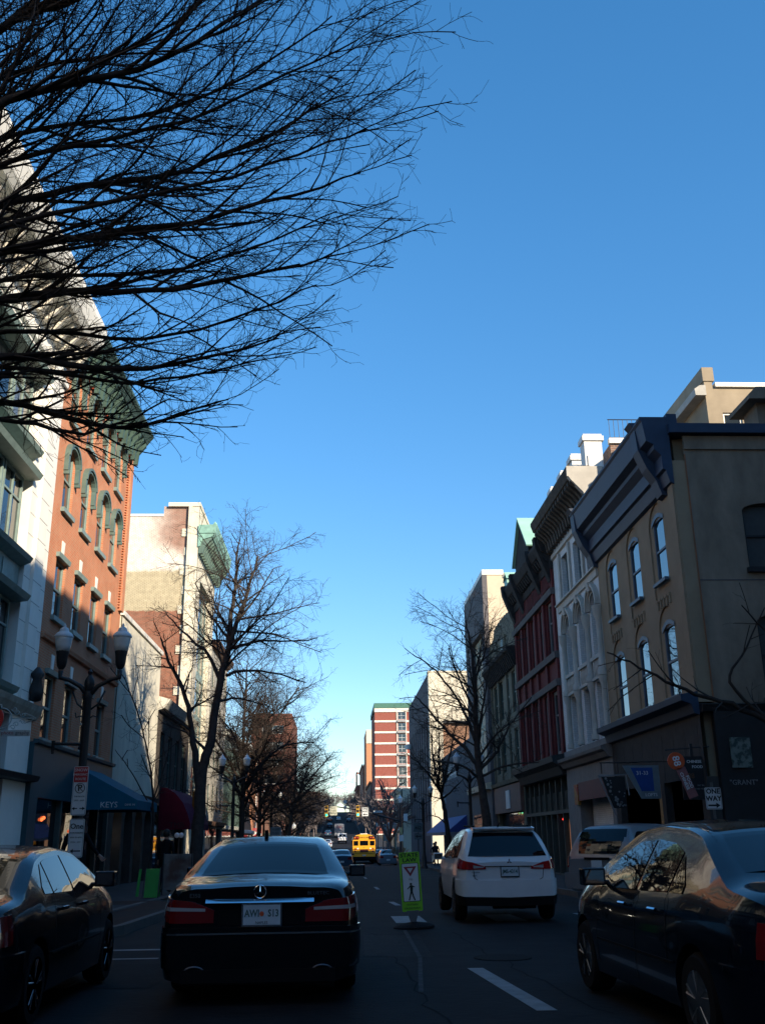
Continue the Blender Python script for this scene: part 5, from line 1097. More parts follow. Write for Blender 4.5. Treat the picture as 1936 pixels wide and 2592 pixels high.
street_tree('bare_tree','smaller bare tree on the right pavement in front of the blue awning',(6.5,60,g(60)),[
 ([(6.55,60,g(60)),(6.44,60,1.27),(6.29,60,2.84),(6.09,60,3.83),(5.81,60,5.14),(5.59,60,7.34)],.2,.03,.5),([(6.13,60,3.91),(6.63,60,5.76),(7.2,60,8.12)],.1,.03,.2),([(6.24,60,3.6),(6.81,60,4.05),(7.5,60,4.7)],.07,.02,.3),([(6.1,60,3.9),(5.2,60,5.2),(4.1,60,6.2)],.09,.02,.2),([(6.0,60,4.2),(6.1,60.3,6.2),(6.1,60.5,8.2)],.09,.02,.2),([(6.35,60,2.1),(5.9,59.9,2.5),(5.3,59.8,2.6)],.05,.02,.6)],26,bark,kf=1.0)
street_tree('bare_tree','bare tree whose branches reach in from the right edge across the dark corner shop',(9.2,17.3,0),[
 ([(9.3,17.3,.1),(9.3,17.3,1.8)],.13,.11,1),([(9.3,17.3,1.7),(8.17,17,2.78),(7.04,17,3.5),(6.25,17,3.75),(5.46,17,4.16),(4.75,17,4.5)],.075,.012,.3),
 ([(7.5,17,3.3),(6.9,17,3.95),(7.26,17,4.56),(7.7,17,5.3)],.04,.01,.1),([(9.3,17.3,1.8),(8.6,17,3.2),(8.0,17,4.4),(7.2,16.8,5.3)],.06,.012,.3),([(9.3,17.3,1.8),(9.0,17,3.6),(8.9,17,5.2)],.06,.012,.3)],27,bark,K=[KT[0],dict(KT[1],rmax=.02,rmin=.008),dict(KT[2],rmin=.004,rmax=.009,dens=2.6),dict(KT[3],rmin=.0028,rmax=.005,len=.35,dens=3.5)],kf=.55)
# far trees lining the rising street: three shapes copied with their parts
KF=[dict(),dict(seg=.8,curl=.1,up=.05,jit=.08,rmin=.06,dens=1.5,t0=.15,ang=(25,60),rel=.5,rmax=.1),dict(seg=.5,curl=.2,up=.04,jit=.15,rmin=.025,dens=2.3,t0=.1,ang=(25,60),rel=.55,rmax=.06),dict(seg=.4,curl=.4,up=.03,jit=.2,rmin=.014,dens=3.4,t0=.1,ang=(25,60),len=1.3,rmax=.02)]
proto=[]
FT=[(-5.6,128,'bare tree just past the left crossing'),(6.0,118,'bare tree beside the front of the long grey building'),(-5.6,150,'bare tree before the red office block'),(7.2,150,'pale bushy bare tree by the small beige block'),(-5.8,176,'bare tree at the foot of the red office block'),(6.4,176,'bare tree past the small beige block'),(-5.8,205,'bare tree just beyond the red office block'),(6.6,208,'bare tree before the striped tower'),(-5.6,238,'bare tree where the left street starts to rise'),(6.6,244,'bare tree below the striped tower'),(-5.8,275,'bare tree low on the left rise'),(6.8,300,'bare tree low on the right rise'),(-5.8,320,'bare tree a third of the way up the left rise'),(6.8,350,'bare tree below the orange panelled tower'),(-5.8,375,'bare tree half way up the left rise'),(6.8,410,'bare tree high on the right rise'),(-5.8,440,'bare tree high on the left rise'),(6.8,480,'bare tree near the top of the right rise'),(-5.8,520,'bare tree near the top of the left rise'),(6.5,560,'bare tree at the top of the right rise'),(-9,640,'bare tree on the left of the skyline gap'),(-2,680,'bare tree in the middle of the skyline gap'),(5,670,'bare tree right of the middle of the skyline gap'),(12,650,'bare tree on the right of the skyline gap')]
bfar=M('far bark',(.15,.125,.12),.9,var=.3,sc=2)
for i,(x,y,lb) in enumerate(FT):
    sc=1.0 if y<300 else (1.15 if y<600 else 1.5)
    if i<3:
        t=thing('bare_tree',lb,'tree',(0,0,0),0,'bare trees lining the far street'); T_=Tree(40+i,KF); P,Rd=T_.path([(0,0,0),(0,.05,2.4),(.2,0,4.5),(.1,.2,7.5)],.22,.06,6,3); T_.kids(P[3:],Rd[3:],9,1,t0=.1)
        for k in range(6):
            a=k*1.05+i; e=Vector((math.cos(a)*3.0,math.sin(a)*3.0,6.2+.6*(k%3))); P,Rd=T_.path([(0,.05,2.3),e*.5+Vector((0,0,1.3)),e],.12,.04,6,3); T_.kids(P[2:],Rd[2:],5,1,t0=.1)
        T_.build(t,bfar); proto.append(t)
    else: t=copy_tree(proto[i%3]); t['label']=lb
    t.location=(x,y,g(y)); t.rotation_euler=(0,0,i*1.3); t.scale=(sc,sc,sc)
# ------------------------------------------------------------ STREET FURNITURE AND SIGNS
lensm=M('frosted lamp glass',(.75,.76,.74),.35,var=.12,ior=1.6); capm=M('lamp cap',(.62,.64,.66),.45,var=.1)
def acorn(b1,b2,b3,x,y,z,s=1):          # globe, cap, holder with its centre at z
    b1.lathe([(.14*s,-.22*s),(.17*s,-.08*s),(.19*s,.06*s),(.20*s,.13*s)],(x,y,z),18)
    b2.lathe([(.215*s,.12*s),(.215*s,.15*s),(.195*s,.19*s),(.15*s,.235*s),(.115*s,.25*s),(.105*s,.29*s),(.09*s,.33*s),(.05*s,.36*s),(.03*s,.365*s),(.035*s,.40*s),(.01*s,.45*s)],(x,y,z),18)
    b3.lathe([(.05*s,-.62*s),(.1*s,-.55*s),(.12*s,-.45*s),(.13*s,-.3*s),(.145*s,-.24*s),(.145*s,-.2*s)],(x,y,z),14)
def twin_lamp(label,x,y,gz,zl=4.95,half=.56,arm=True,grp='twin globe street lamps'):
    t=thing('street_lamp',label,'street lamp',(x,y,gz),0,grp); h=zl-gz if zl>gz else zl
    H_=5.1
    b=B(); b.lathe([(.24,0),(.24,.1),(.17,.2),(.15,.75),(.11,.85),(.085,1.0),(.07,H_-1.1),(.085,H_-1.05),(.06,H_-.95)],(0,0,0),14); b.lathe([(.07,0),(.1,.12),(.09,.2),(.03,.3),(.05,.36),(.01,.42)],(0,0,H_-.95),12); part('pole',b,iron,t,smooth=True)
    for sg in (-1,1):
        b=B(); b.tube([(0,0,H_-1.05),(sg*half*.3,0,H_-.86),(sg*half*.7,0,H_-.74),(sg*half,0,H_-.70),(sg*half,0,H_-.56)],[.06,.045,.04,.045,.05],8)
        b.tube([(0,0,H_-1.35),(sg*half*.35,0,H_-1.2),(sg*half*.55,0,H_-.95)],.018,6); o=part('arm',b,iron,t,smooth='all')
        b1,b2,b3=B(),B(),B(); acorn(b1,b2,b3,sg*half,0,H_-.02,.84); hd=part('lamp_holder',b3,iron,t,smooth=True); part('globe',b1,lensm,hd,smooth='all'); part('cap',b2,capm,hd,smooth=True)
    if arm:
        b=B(); b.tube([(0,0,H_-1.95),(-.58,0,H_-1.93)],.03,6); b.tube([(-.58,0,H_-1.88),(-.58,0,H_-2.12)],[.04,.025],6); b.tube([(-.1,0,H_-2.0),(0,0,H_-2.1)],.03,6); part('banner_arm',b,iron,t)
    for a in (-1,1):
        b=B(); b.tube([(0,0,H_-1.5),(a*.12,0,H_-1.42),(a*.2,0,H_-1.45),(a*.22,0,H_-1.36)],.014,5); part('scroll',b,iron,t)
    return t
twin_lamp('nearest twin globe street lamp on the left pavement, in front of the orange brick building',-4.75,19,.02)
twin_lamp('twin globe street lamp on the left beside the trunk of the tallest bare tree',-4.74,46.5,g(46.5)+.12)
twin_lamp('twin globe street lamp on the left before the crossing, farthest of the three',-4.78,74,g(74)+.12)
twin_lamp('twin globe street lamp on the right beside the larger right tree',6.05,46.4,g(46.4)+.12)
twin_lamp('twin globe street lamp on the right in front of the long grey building',5.85,70,g(70)+.12)
for x,y,l in ((6.6,120,'single white globe lamp just past the right crossing'),(6.7,135,'single white globe lamp by the long grey building'),(6.7,152,'single white globe lamp by the small beige block'),(6.7,172,'single white globe lamp beyond the small beige block'),(-5.2,122,'single white globe lamp just past the left crossing')):
    t=thing('street_lamp',l,'street lamp',(x,y,g(y)+.12),0,'single globe street lamps'); b=B(); b.lathe([(.12,0),(.08,.6),(.05,3.4)],(0,0,0),8); part('pole',b,iron,t); b1,b2,b3=B(),B(),B(); acorn(b1,b2,b3,0,0,3.9,1.3); b1.v+=[]; part('globe',b1,lensm,t); part('cap',b2,capm,t)
# sign builder (faces the camera side, -y)
def roundrect(w,h,r,n=5):
    P=[]
    for cx_,cz,a0 in ((w/2-r,h/2-r,0),(-w/2+r,h/2-r,90),(-w/2+r,-h/2+r,180),(w/2-r,-h/2+r,270)):
        for k in range(n+1): a=R(a0+90*k/n); P.append((cx_+r*math.cos(a),cz+r*math.sin(a)))
    return P
def slab(P,y0,y1,x=0,z=0):
    b=B(); b.prism([(px+x,pz+z) for px,pz in P],y0,y1,lambda u,w,v:(w,u,v)); return b
def signplate(root,x,z,w,h,mat,border=None,bw=.012,y=0,r=.03,name='panel'):
    o=part(name,slab(roundrect(w,h,r),y-.004,y+.004,x,z),mat,root)
    if border:
        P=roundrect(w-.02,h-.02,r*.8); Q=roundrect(w-.02-2*bw,h-.02-2*bw,r*.7); b=B(); n=len(P)
        for k in range(n): j=(k+1)%n; b.poly([(x+P[k][0],y-.0065,z+P[k][1]),(x+P[j][0],y-.0065,z+P[j][1]),(x+Q[j][0],y-.0065,z+Q[j][1]),(x+Q[k][0],y-.0065,z+Q[k][1])])
        part('border',b,border,o)
    return o
def arrow(x,z,L,w,hd,s,y=-.0075):
    b=B(); b.poly([(x-s*L/2,y,z-w/2),(x+s*(L/2-hd),y,z-w/2),(x+s*(L/2-hd),y,z-hd*.62),(x+s*L/2,y,z),(x+s*(L/2-hd),y,z+hd*.62),(x+s*(L/2-hd),y,z+w/2),(x-s*L/2,y,z+w/2)]); return b
X_,Z_=(1,0,0),(0,0,1)
# parking signs strapped to the near left lamp post
t=thing('parking_sign','red and white snow emergency and no parking sign on the near left lamp post','sign',(-4.7,18.74,2.32),0,'parking signs on the near left lamp post')
signplate(t,0,0,.27,.86,signw,signk,.006); part('red_header',slab(roundrect(.25,.27,.02),-.009,-.005,0,.285),signr,t)
for s_,z,h in (('SNOW',.365,.075),('EMERGENCY',.285,.05),('ROUTE',.205,.06)): text('lettering',s_,h,(0,-.01,z),X_,Z_,signw,t)
b=B(); b.tube([(.085*math.cos(R(a)),-.008,.045+.085*math.sin(R(a))) for a in range(0,361,20)],.007,4); b.tube([(-.06,-.008,.105),(.06,-.008,-.015)],.007,4); part('ring',b,signk,t)
text('lettering','P',.16,(0,-.008,.045),X_,Z_,signk,t,bold=.02)
for s_,z,h in (('THIS BLOCK',-.1,.035),('2AM - 6AM',-.17,.04)): text('lettering',s_,h,(0,-.008,z),X_,Z_,M('green grey sign ink',(.06,.10,.08),.5),t)
for sg in (-1,1): part('arrow',arrow(sg*.07,-.31,.10,.018,.05,sg),signk,t)
t=thing('parking_sign','white parking time sign with left arrow, lower of the two on the lamp post','sign',(-4.7,18.74,1.5),0,'parking signs on the near left lamp post')
signplate(t,0,0,.27,.66,signw,signk,.006); text('lettering','One',.13,(0,-.008,.2),X_,Z_,signk,t,bold=.015)
for s_,z,h in (('HOUR PARKING',.09,.034),('8AM TO 6PM',.01,.036),('MON - SAT',-.07,.036)): text('lettering',s_,h,(0,-.008,z),X_,Z_,M('green grey sign ink',(.06,.10,.08),.5),t)
part('arrow',arrow(0,-.22,.19,.022,.06,-1),signk,t)
# state law pedestrian sign
t=thing('crosswalk_sign','leaning yellow green crosswalk sign with yield triangle and walking figure in mid road','sign',(1.27,17.6,g(17.6))); t.rotation_euler=(0,R(-3.0),0); t.scale=(1.04,1,.83)
signplate(t,-.0,.88,.33,1.13,signg,None,r=.02); part('white_panel',slab(roundrect(.262,.72,.01),-.009,-.005,0,.865),signw,t)
b=B(); P=roundrect(.276,.734,.01,1); Q=roundrect(.256,.714,.01,1)
for k in range(len(P)): j=(k+1)%len(P); b.poly([(P[k][0],-.0105,.865+P[k][1]),(P[j][0],-.0105,.865+P[j][1]),(Q[j][0],-.0105,.865+Q[j][1]),(Q[k][0],-.0105,.865+Q[k][1])])
part('border',b,signk,t)
dk_=M('dark sign ink',(.012,.02,.01),.5)
text('lettering','STATE',.105,(0,-.008,1.385),X_,Z_,dk_,t,bold=.02); text('lettering','LAW',.105,(0,-.008,1.29),X_,Z_,dk_,t,bold=.02)
b=B(); o3=[(-.105,1.165),(.105,1.165),(0,.975)]; i3=[(-.05,1.135),(.05,1.135),(0,1.045)]
for k in range(3): j=(k+1)%3; b.poly([(o3[k][0],-.0115,o3[k][1]),(o3[j][0],-.0115,o3[j][1]),(i3[j][0],-.0115,i3[j][1]),(i3[k][0],-.0115,i3[k][1])])
part('triangle',b,M('sign triangle red',(.25,.02,.03),.5),t); text('lettering','TO',.05,(0,-.0115,.915),X_,Z_,dk_,t)
b=B(); fig=lambda P: b.poly([(x*.9,-.0115,z*.9+.06) for x,z in P])
b.poly([(-.002+.02*math.cos(R(a)),-.0115,.832+.02*math.sin(R(a))) for a in range(0,360,30)])
for q in ([(-.022,.835),(.018,.835),(.03,.80),(.02,.70),(-.018,.70),(-.02,.80)],[(-.018,.71),(.01,.71),(-.015,.62),(-.035,.545),(-.055,.55),(-.035,.63)],[(-.005,.71),(.02,.71),(.038,.62),(.06,.55),(.04,.54),(.015,.62)],[(-.018,.83),(-.018,.80),(-.06,.755),(-.068,.77)],[(.018,.83),(.018,.80),(.055,.79),(.065,.80)]): b.poly([(x,-.0115,z-.025) for x,z in q])
part('walking_figure',b,dk_,t)
text('lettering','WITHIN',.05,(0,-.008,.44),X_,Z_,dk_,t); text('lettering','CROSSWALK',.045,(0,-.008,.375),X_,Z_,dk_,t)
b=B(); b.prism([(-.10,.33),(.10,.33),(.03,.06),(-.03,.06)],-.01,.01,lambda u,w,v:(w,u,v)); part('bracket',b,M('grey flexible bracket',(.10,.11,.12),.7),t)
b=B(); b.lathe([(.33,0),(.33,.04),(.26,.08),(.1,.11),(.05,.12)],(0,0,0),28); part('base',b,rubber,t,smooth=True)
# one way sign near right with pole
t=thing('one_way_sign','white one way sign with right arrow above the dark blue car','sign',(7.86,21,g(21)))
b=B(); b.tube([(0,.04,0),(0,.04,2.5)],.03,8); part('pole',b,M('galvanised pole',(.07,.07,.07),.5),t); signplate(t,0,2.17,.34,.44,signw,signk,.008,r=.03); 
text('lettering','ONE',.14,(0,-.008,2.31),X_,Z_,signk,t,bold=.03); text('lettering','WAY',.14,(0,-.008,2.165),X_,Z_,signk,t,bold=.03); part('arrow',arrow(.0,2.03,.26,.035,.09,1),signk,t)
t=thing('poster','pale green square notice on the dark side wall, half hidden by twigs','poster',(10.9,26.72,3.5)); b=B(); b.box(-.28,.28,-.02,.02,-.4,.4); o=part('panel',b,M('patchy pale green notice',(.12,.15,.13),.7,kind='wear',col2=(.03,.045,.04),sc=14),t)
# hanging shop signs on the right
def hang(name,label,loc,w=1): 
    t=thing(name,label,'sign',loc); return t
sk=M('sign blue',(.01,.05,.22),.5); slt=M('pale sign frame',(.13,.17,.19),.5); sor=M('sign orange',(.5,.07,.015),.5); ssm=M('pink sign strip',(.22,.08,.08),.5); swt=M('dull sign white',(.2,.21,.22),.5)
t=hang('hanging_sign','blue hanging sign reading 31-33 lofts, slanted on its left side',(9.15,30,2.95)); P=[(-.60,.45),(.5,.45),(.5,-.52),(-.1,-.52)]
part('panel',slab(P,-.02,.02),slt,t); part('blue_field',slab([(-.36,.38),(.30,.38),(.30,-.30),(-.08,-.30)],-.03,-.021),sk,t); text('lettering','31-33',.16,(-.02,-.035,.22),X_,Z_,signw,t); text('lettering','LOFTS',.13,(.2,-.025,-.41),X_,Z_,signw,t);
b=B(); b.tube([(-.4,0,.55),(.85,0,.55)],.015,5); b.tube([(-.3,0,.45),(-.3,0,.62)],.01,4); b.tube([(.3,0,.45),(.3,0,.62)],.01,4); part('bracket',b,iron,t)
t=hang('hanging_sign','orange round sign reading 88 with a tilted pale strip of lettering below',(9.05,26.6,3.0)); b=B(); b.lathe([(.23,-.02),(.23,.02)],(0,0,.28),20,'y'); part('disc',b,sor,t); text('lettering','88',.27,(0,-.03,.28),(.2,0,-1),(1,0,.2),signw,t,bold=.01)
P=[(-.02,.08),(.22,.14),(.5,-.62),(.26,-.70)]; part('strip',slab(P,-.02,.02),ssm,t); text('lettering','CHINESE',.12,(.17,-.03,-.24),(.34,0,-.94),(.94,0,.34),signw,t,bold=.01); text('lettering','FOOD',.12,(.3,-.03,-.26),(.34,0,-.94),(.94,0,.34),signw,t,bold=.01)
t=hang('hanging_sign','black hanging sign with small white lettering for Chinese food beside the orange disc',(9.72,27.2,2.92)); b=B(); b.box(-.36,.36,-.02,.02,-.62,.52); part('panel',b,blk,t); text('lettering','CHINESE',.105,(.02,-.03,.38),X_,Z_,signw,t,bold=.01); text('lettering','FOOD',.105,(.1,-.03,.24),X_,Z_,signw,t,bold=.01); text('lettering','88',.2,(-.1,-.03,0),X_,Z_,M('dim orange ink',(.12,.05,.02),.5),t); text('lettering','EAT IN',.06,(.14,-.03,-.25),X_,Z_,swt,t); text('lettering','TAKE OUT',.06,(.12,-.03,-.34),X_,Z_,swt,t)
b=B(); b.tube([(-.75,0,.7),(.5,0,.78)],.018,5); b.tube([(-.2,0,.52),(-.2,0,.74)],.01,4); b.box(-.06,.02,-.03,.03,.52,.86); part('bracket',b,iron,t)
t=hang('hanging_sign','black banner with white specks in a pale slanted frame on an iron bracket',(9.05,33.2,2.75)); P=[(-.32,.5),(.46,.5),(.46,-.5),(.02,-.5)]; part('panel',slab(P,-.02,.02),blk,t)
b=B(); rn=random.Random(5)
for k in range(46):
    u=rn.random(); v=rn.random(); x=lerp(-.27,.42,u); z=lerp(.45,-.45,v); 
    if x<-.30+.34*(.5-z)+.02 or (x>.0 and z>.1*rn.random()): continue
    q=.02+.03*rn.random(); b.poly([(x+q*math.cos(R(a)),-.025,z+q*math.sin(R(a))) for a in range(0,360,60)])
part('white_specks',b,swt,t); b=B(); b.tube([(-.42,-.03,.56),(.05,-.03,-.72)],.03,5); b.tube([(-.42,-.03,.52),(.52,-.03,.56)],.02,5); b.tube([(.5,-.03,.56),(.56,-.03,-.1)],.025,5); part('frame',b,swt,t)
b=B(); b.tube([(-.35,0,.95),(.95,0,.95)],.02,5); b.tube([(-.3,0,.95),(-.3,0,.6)],.025,5); b.tube([(.25,0,.95),(.25,0,.6)],.025,5); part('bracket',b,iron,t)
# photography sign with ironwork, near left edge
t=hang('hanging_sign','photography sign with red oval and pale scrolled ironwork at the left edge',(-6.79,20,3.78))
b=B(); P=[]; 
for k in range(24): a=2*pi*k/24; P.append((.09+.07*math.cos(a),.0+.17*math.sin(a)))
part('oval',slab(P,-.015,.015),M('bright sign red',(.85,.04,.03),.4),t)
b=B(); b.tube([(.12+.2*math.cos(R(a)),0,.2*math.sin(R(a))) for a in range(-90,91,15)],.012,5)
def curl(cx_,cz,r,s0,tn,sg=1):
    return [(cx_+sg*r*(1-k/18)*math.cos(R(s0+tn*k/14)),0,cz+r*(1-k/18)*math.sin(R(s0+tn*k/14))) for k in range(15)]
for sx,sz in ((.42,.12),(.42,-.12),(.54,.07),(.54,-.07),(.36,.18),(.36,-.18)): b.tube(curl(sx,sz,.055,180,400 if sz>0 else -400),.009,4)
b.tube([(.3,0,0),(.75,0,0)],.012,4); b.tube([(.58,0,.10),(.68,0,.06),(.8,0,0),(.68,0,-.06),(.58,0,-.10)],.012,4); b.tube([(-1.5,0,.27),(.1,0,.27),(.1,0,.2)],.015,4); part('ironwork',b,M('pale iron scroll',(.5,.55,.53),.5),t)
part('name_board',slab(roundrect(.58,.12,.02),-.01,.01,.42,-.29),M('pale name board',(.5,.52,.5),.5),t); text('lettering','photo',.10,(.27,-.014,-.285),X_,Z_,M('red ink',(.35,.04,.03),.5),t,ext=.001); text('lettering','graphy',.10,(.56,-.014,-.285),X_,Z_,M('grey ink',(.09,.09,.09),.5),t,ext=.001)
# dark red TMB awning, banner, globes, boards
t=thing('awning','dark red rounded awning with faded black letters on the left behind the sapling','awning',(XL,49,1.9)); rd=M('dark red canvas',(.085,.006,.018),.8,var=.15); pu=M('purple red canvas',(.075,.018,.05),.8,var=.1); cv=[(0,1.95),(.35,1.9),(.75,1.65),(1.1,1.25),(1.35,.75),(1.5,.3)]
b=B(); b.poly([(0,0,0)]+[(x,0,z) for x,z in reversed(cv)][:0]+[(0,0,1.95)]+[(x,0,z) for x,z in cv[1:]]+[(1.5,0,0)]); part('end_panel',b,rd,t)
b=B(); b.grid([[(x,y,z) for x,z in cv+[(1.5,0)]] for y in (0,7)]); part('canopy',b,pu,t); text('lettering','TMB',.34,(.88,-.012,.2),X_,Z_,M('faded black letters',(.012,.004,.006),.7),t,sx=1.1)
t=thing('banner','faded orange vertical banner hanging on the left behind the tallest tree trunk','banner',(-7.15,52,g(52)+1.9+.6)); b=B(); b.box(-.22,.22,-.01,.01,-.1,1.75); part('cloth',b,M('orange banner cloth',(.17,.06,.012),.8,var=.2),t); b=B(); b.tube([(-1.3,0,1.78),(.25,0,1.78)],.02,5); part('rod',b,iron,t)
t=thing('globe_lamp','small lamp with two white globes on the left pavement beside the red awning','lamp',(-6.72,44,g(44)+.12)); b=B(); b.lathe([(.09,0),(.05,.3),(.035,1.75)],(0,0,0),8); part('post',b,M('brownish post',(.09,.05,.035),.6),t)
for dx in (-.09,.09): b=B(); b.lathe([(.01,-.11),(.08,-.08),(.11,0),(.08,.08),(.01,.11)],(dx,0,1.87),12); part('globe',b,M('white globe glass',(.42,.46,.5),.3,emit=(.7,.8,1),est=.02),t,smooth='all')
t=thing('pavement_board','bright green folding board on the left pavement','board',(-5.0,27.6,g(27.6)+.15)); t.scale=(.78,1,.95); gr_=M('bright green board',(.015,.22,.025),.6)
for sg in (-1,1): b=B(); b.poly([(-.02,sg*.22,0.02),(.42,sg*.22,.02),(.42,sg*.03,.75),(-.02,sg*.03,.75)]); part('panel',b,gr_,t,solid=.015)
b=B(); b.tube([(-.06,-.25,0),(-.04,0,.78)],.02,4); b.tube([(.46,-.25,0),(.44,0,.78)],.02,4); part('frame',b,iron,t); b=B(); b.poly([(-.3,-.2,.05),(-.2,-.2,.05),(-.18,-.02,.75),(-.26,-.02,.75)]); part('side_strip',b,gr_,t,solid=.01)
t=thing('pavement_board','pale picture board standing on the left pavement behind the black saloon','board',(-4.95,29.8,g(29.8)+.15)); b=B(); b.box(-.02,.82,-.02,.02,.12,1.08); part('panel',b,M('pale poster paper',(.15,.14,.13),.7,kind='wear',col2=(.09,.045,.035),sc=3.2),t); b=B(); b.tube([(0,-.02,0),(0,-.02,1.1)],.025,4); b.tube([(.8,-.02,0),(.8,-.02,1.1)],.025,4); part('frame',b,iron,t); text('lettering','COFFEE',.13,(.4,-.03,.97),X_,Z_,M('grey ink',(.09,.09,.09),.5),t)
# wall items, planters
for x,y,l in ((5.3,98,'planter with a pale dry bush at the right crossing'),(6.9,109.5,'dark planter at the foot of the sunlit column')):
    t=thing('planter',l,'planter',(x,y,g(y)+.1)); b=B(); b.lathe([(.35,0),(.5,.6),(.52,.65),(.45,.65)],(0,0,0),10); part('pot',b,M('brown pot',(.10,.06,.045),.8),t)
    K2=[dict(),dict(seg=.2,curl=.3,up=.1,jit=.2,rmin=.01,dens=30,t0=0,ang=(10,50),len=1.1,rmax=.012),dict(seg=.15,curl=.5,up=0,jit=.3,rmin=.008,dens=7,t0=.3,ang=(20,60),len=.4,rmax=.009)]; T_=Tree(int(y),K2); T_.kids([Vector((0,0,.5)),Vector((0,0,1.1))],[.02,.02],1.0,1,t0=0); T_.trunk.tube([(0,0,.5),(0,0,.8)],.03,5); T_.twig.v+=[]; part('stem',T_.trunk,bark,t); part('foliage',T_.twig,M('dry leaves',(.17,.13,.07),.9),t)
b=B(); b.lathe([(.14,0),(.14,.75),(.08,.85)],(6.2,95.5,g(95.5)+.1),10); single('bollard',b,signw,'short white bollard at the right crossing kerb','bollard')
# ---------------- traffic signals and crossing signs
def mast(x,y,zt,arm_x,arm_z,label):
    t=thing('signal_pole',label,'pole',(x,y,g(y)+.1)); gz=g(y)+.1; b=B(); b.lathe([(.2,0),(.15,.3),(.12,zt-gz-.4)],(0,0,0),10); part('pole',b,iron,t)
    b=B(); b.tube([(0,0,arm_z[0]-gz),((arm_x-x)*.5,0,(arm_z[0]+arm_z[1])/2+.25-gz),(arm_x-x,0,arm_z[1]-gz)],[.09,.07,.05],8); part('mast_arm',b,iron,t); return t
t=mast(6.25,102,4.9,-1.6,(2.9,4.6),'black signal pole with long mast arm at the right side of the crossing'); b1,b2,b3=B(),B(),B(); acorn(b1,b2,b3,0,0,4.95-g(102)-.1,1.1); part('globe',b1,lensm,t); part('cap',b2,capm,t)
b=B(); b.box(-.2,.25,-.2,-.05,2.1,2.7); part('signal_box',b,signw,t); b=B(); b.box(.3,.7,-.1,-.06,4.0,4.7); part('street_sign',b,signw,t); b=B(); b.box(-.1,.15,-.25,-.1,2.75,3.4); part('push_button_box',b,M('pale yellow box',(.5,.42,.2),.5),t)
sy=M('signal yellow',(.5,.28,.03),.5)
for x,l in ((2.0,'right traffic signal showing green above the school bus'),(-1.12,'left traffic signal showing green, left of the school bus')):
    t=thing('traffic_signal',l,'traffic light',(x,101.75,3.95),0,'traffic signals over the crossing'); b=B(); b.box(-.16,.16,-.1,.1,-.55,.52); part('housing',b,sy,t)
    for k,(z,mm) in enumerate(((.33,signk),(-.02,signk),(-.37,M('green signal light',(.02,.4,.25),.4,emit=(.05,1,.55),est=1.6)))): b=B(); b.lathe([(.12,-.03),(.02,-.06)],(0,-.1,z),12,'y'); part('lens',b,mm,t); b=B(); b.tube([(.13*math.cos(R(a)),-.2,z+.13*math.sin(R(a))) for a in range(0,181,30)],.02,4); part('visor',b,signk,t)
t=thing('one_way_sign','white one way sign with left arrow hanging over the crossing','sign',(2.72,101.7,3.85)); signplate(t,0,0,.66,.86,signw,signk,.02,r=.05); text('lettering','ONE',.26,(0,-.012,.27),X_,Z_,signk,t,bold=.02); text('lettering','WAY',.26,(0,-.012,.02),X_,Z_,signk,t,bold=.02); part('arrow',arrow(0,-.25,.46,.07,.18,-1,-.012),signk,t)
t=thing('lane_sign','pale square lane sign with grey lettering hanging left over the crossing','sign',(-.42,101.7,3.98)); signplate(t,0,0,.7,.86,M('pale cream sign',(.45,.45,.36),.6),None,r=.04); 
for k,s_ in enumerate(('NO','TURN','ON RED')): text('lettering',s_,.22,(0,-.012,.25-.25*k),X_,Z_,M('grey green ink',(.1,.12,.08),.5),t)
t=thing('street_name_sign','small pale street name sign on the mast arm','sign',(4.0,101.8,3.85)); b=B(); b.box(-.45,.45,-.02,.02,-.09,.09); part('panel',b,signw,t); text('lettering','KING ST',.13,(0,-.025,0),X_,Z_,dk_,t)
for z,l,k in ((5.75,'upper white diamond sign over the far road',1),(5.05,'lower white diamond sign over the far road',0)):
    t=thing('diamond_sign',l,'sign',(.9,130,z),0,'white diamond signs over the far road'); part('panel',slab([(0,.28),(.28,0),(0,-.28),(-.28,0)],-.01,.01),signw,t)
    if k: b=B(); b.tube([(.1*math.cos(R(a)),-.02,.1*math.sin(R(a))) for a in range(0,361,40)],.02,4); part('ring',b,signk,t)
t=thing('signal_wire','thin wire across the far road carrying the diamond signs','wire',(.9,130.05,5)); b=B(); b.tube([(-9.4,0,3.5),(-4,0,1.9),(0,0,1.4),(4,0,1.9),(9.1,0,3.5)],.02,4); b.tube([(0,0,1.4),(0,0,-.3)],.015,4); part('wire',b,iron,t)
t=thing('route_sign','dark keystone route sign 462 with left arrow plate on the right pavement','sign',(4.85,62,g(62)+.1)); b=B(); b.tube([(0,.04,0),(0,.04,2.8)],.03,6); part('pole',b,iron,t); gs2=M('dim sign white',(.10,.13,.14),.6)
z0=2.45; part('panel',slab([(-.3,.28),(.3,.28),(.26,.05),(.3,-.25),(-.3,-.25),(-.26,.05)],-.01,.01,0,z0),gs2,t); text('lettering','462',.26,(0,-.015,z0),X_,Z_,signk,t,bold=.01); part('arrow_plate',slab(roundrect(.5,.34,.03),-.01,.01,0,z0-.48),gs2,t); part('arrow',arrow(0,z0-.48,.36,.06,.15,-1,-.015),signk,t)
t=thing('notice_sign','white sign on a pole seen over the black saloon roof, left pavement','sign',(-3.6,60,g(60)+.1)); b=B(); b.tube([(0,.03,0),(0,.03,2.6)],.03,6); part('pole',b,iron,t); signplate(t,0,2.2,.6,.72,M('grey white sign',(.25,.29,.29),.6),None,r=.03); 
for k,s_ in enumerate(('RIGHT','TURN','ONLY')): text('lettering',s_,.15,(0,-.012,2.42-.2*k),X_,Z_,M('grey ink',(.09,.09,.09),.5),t)
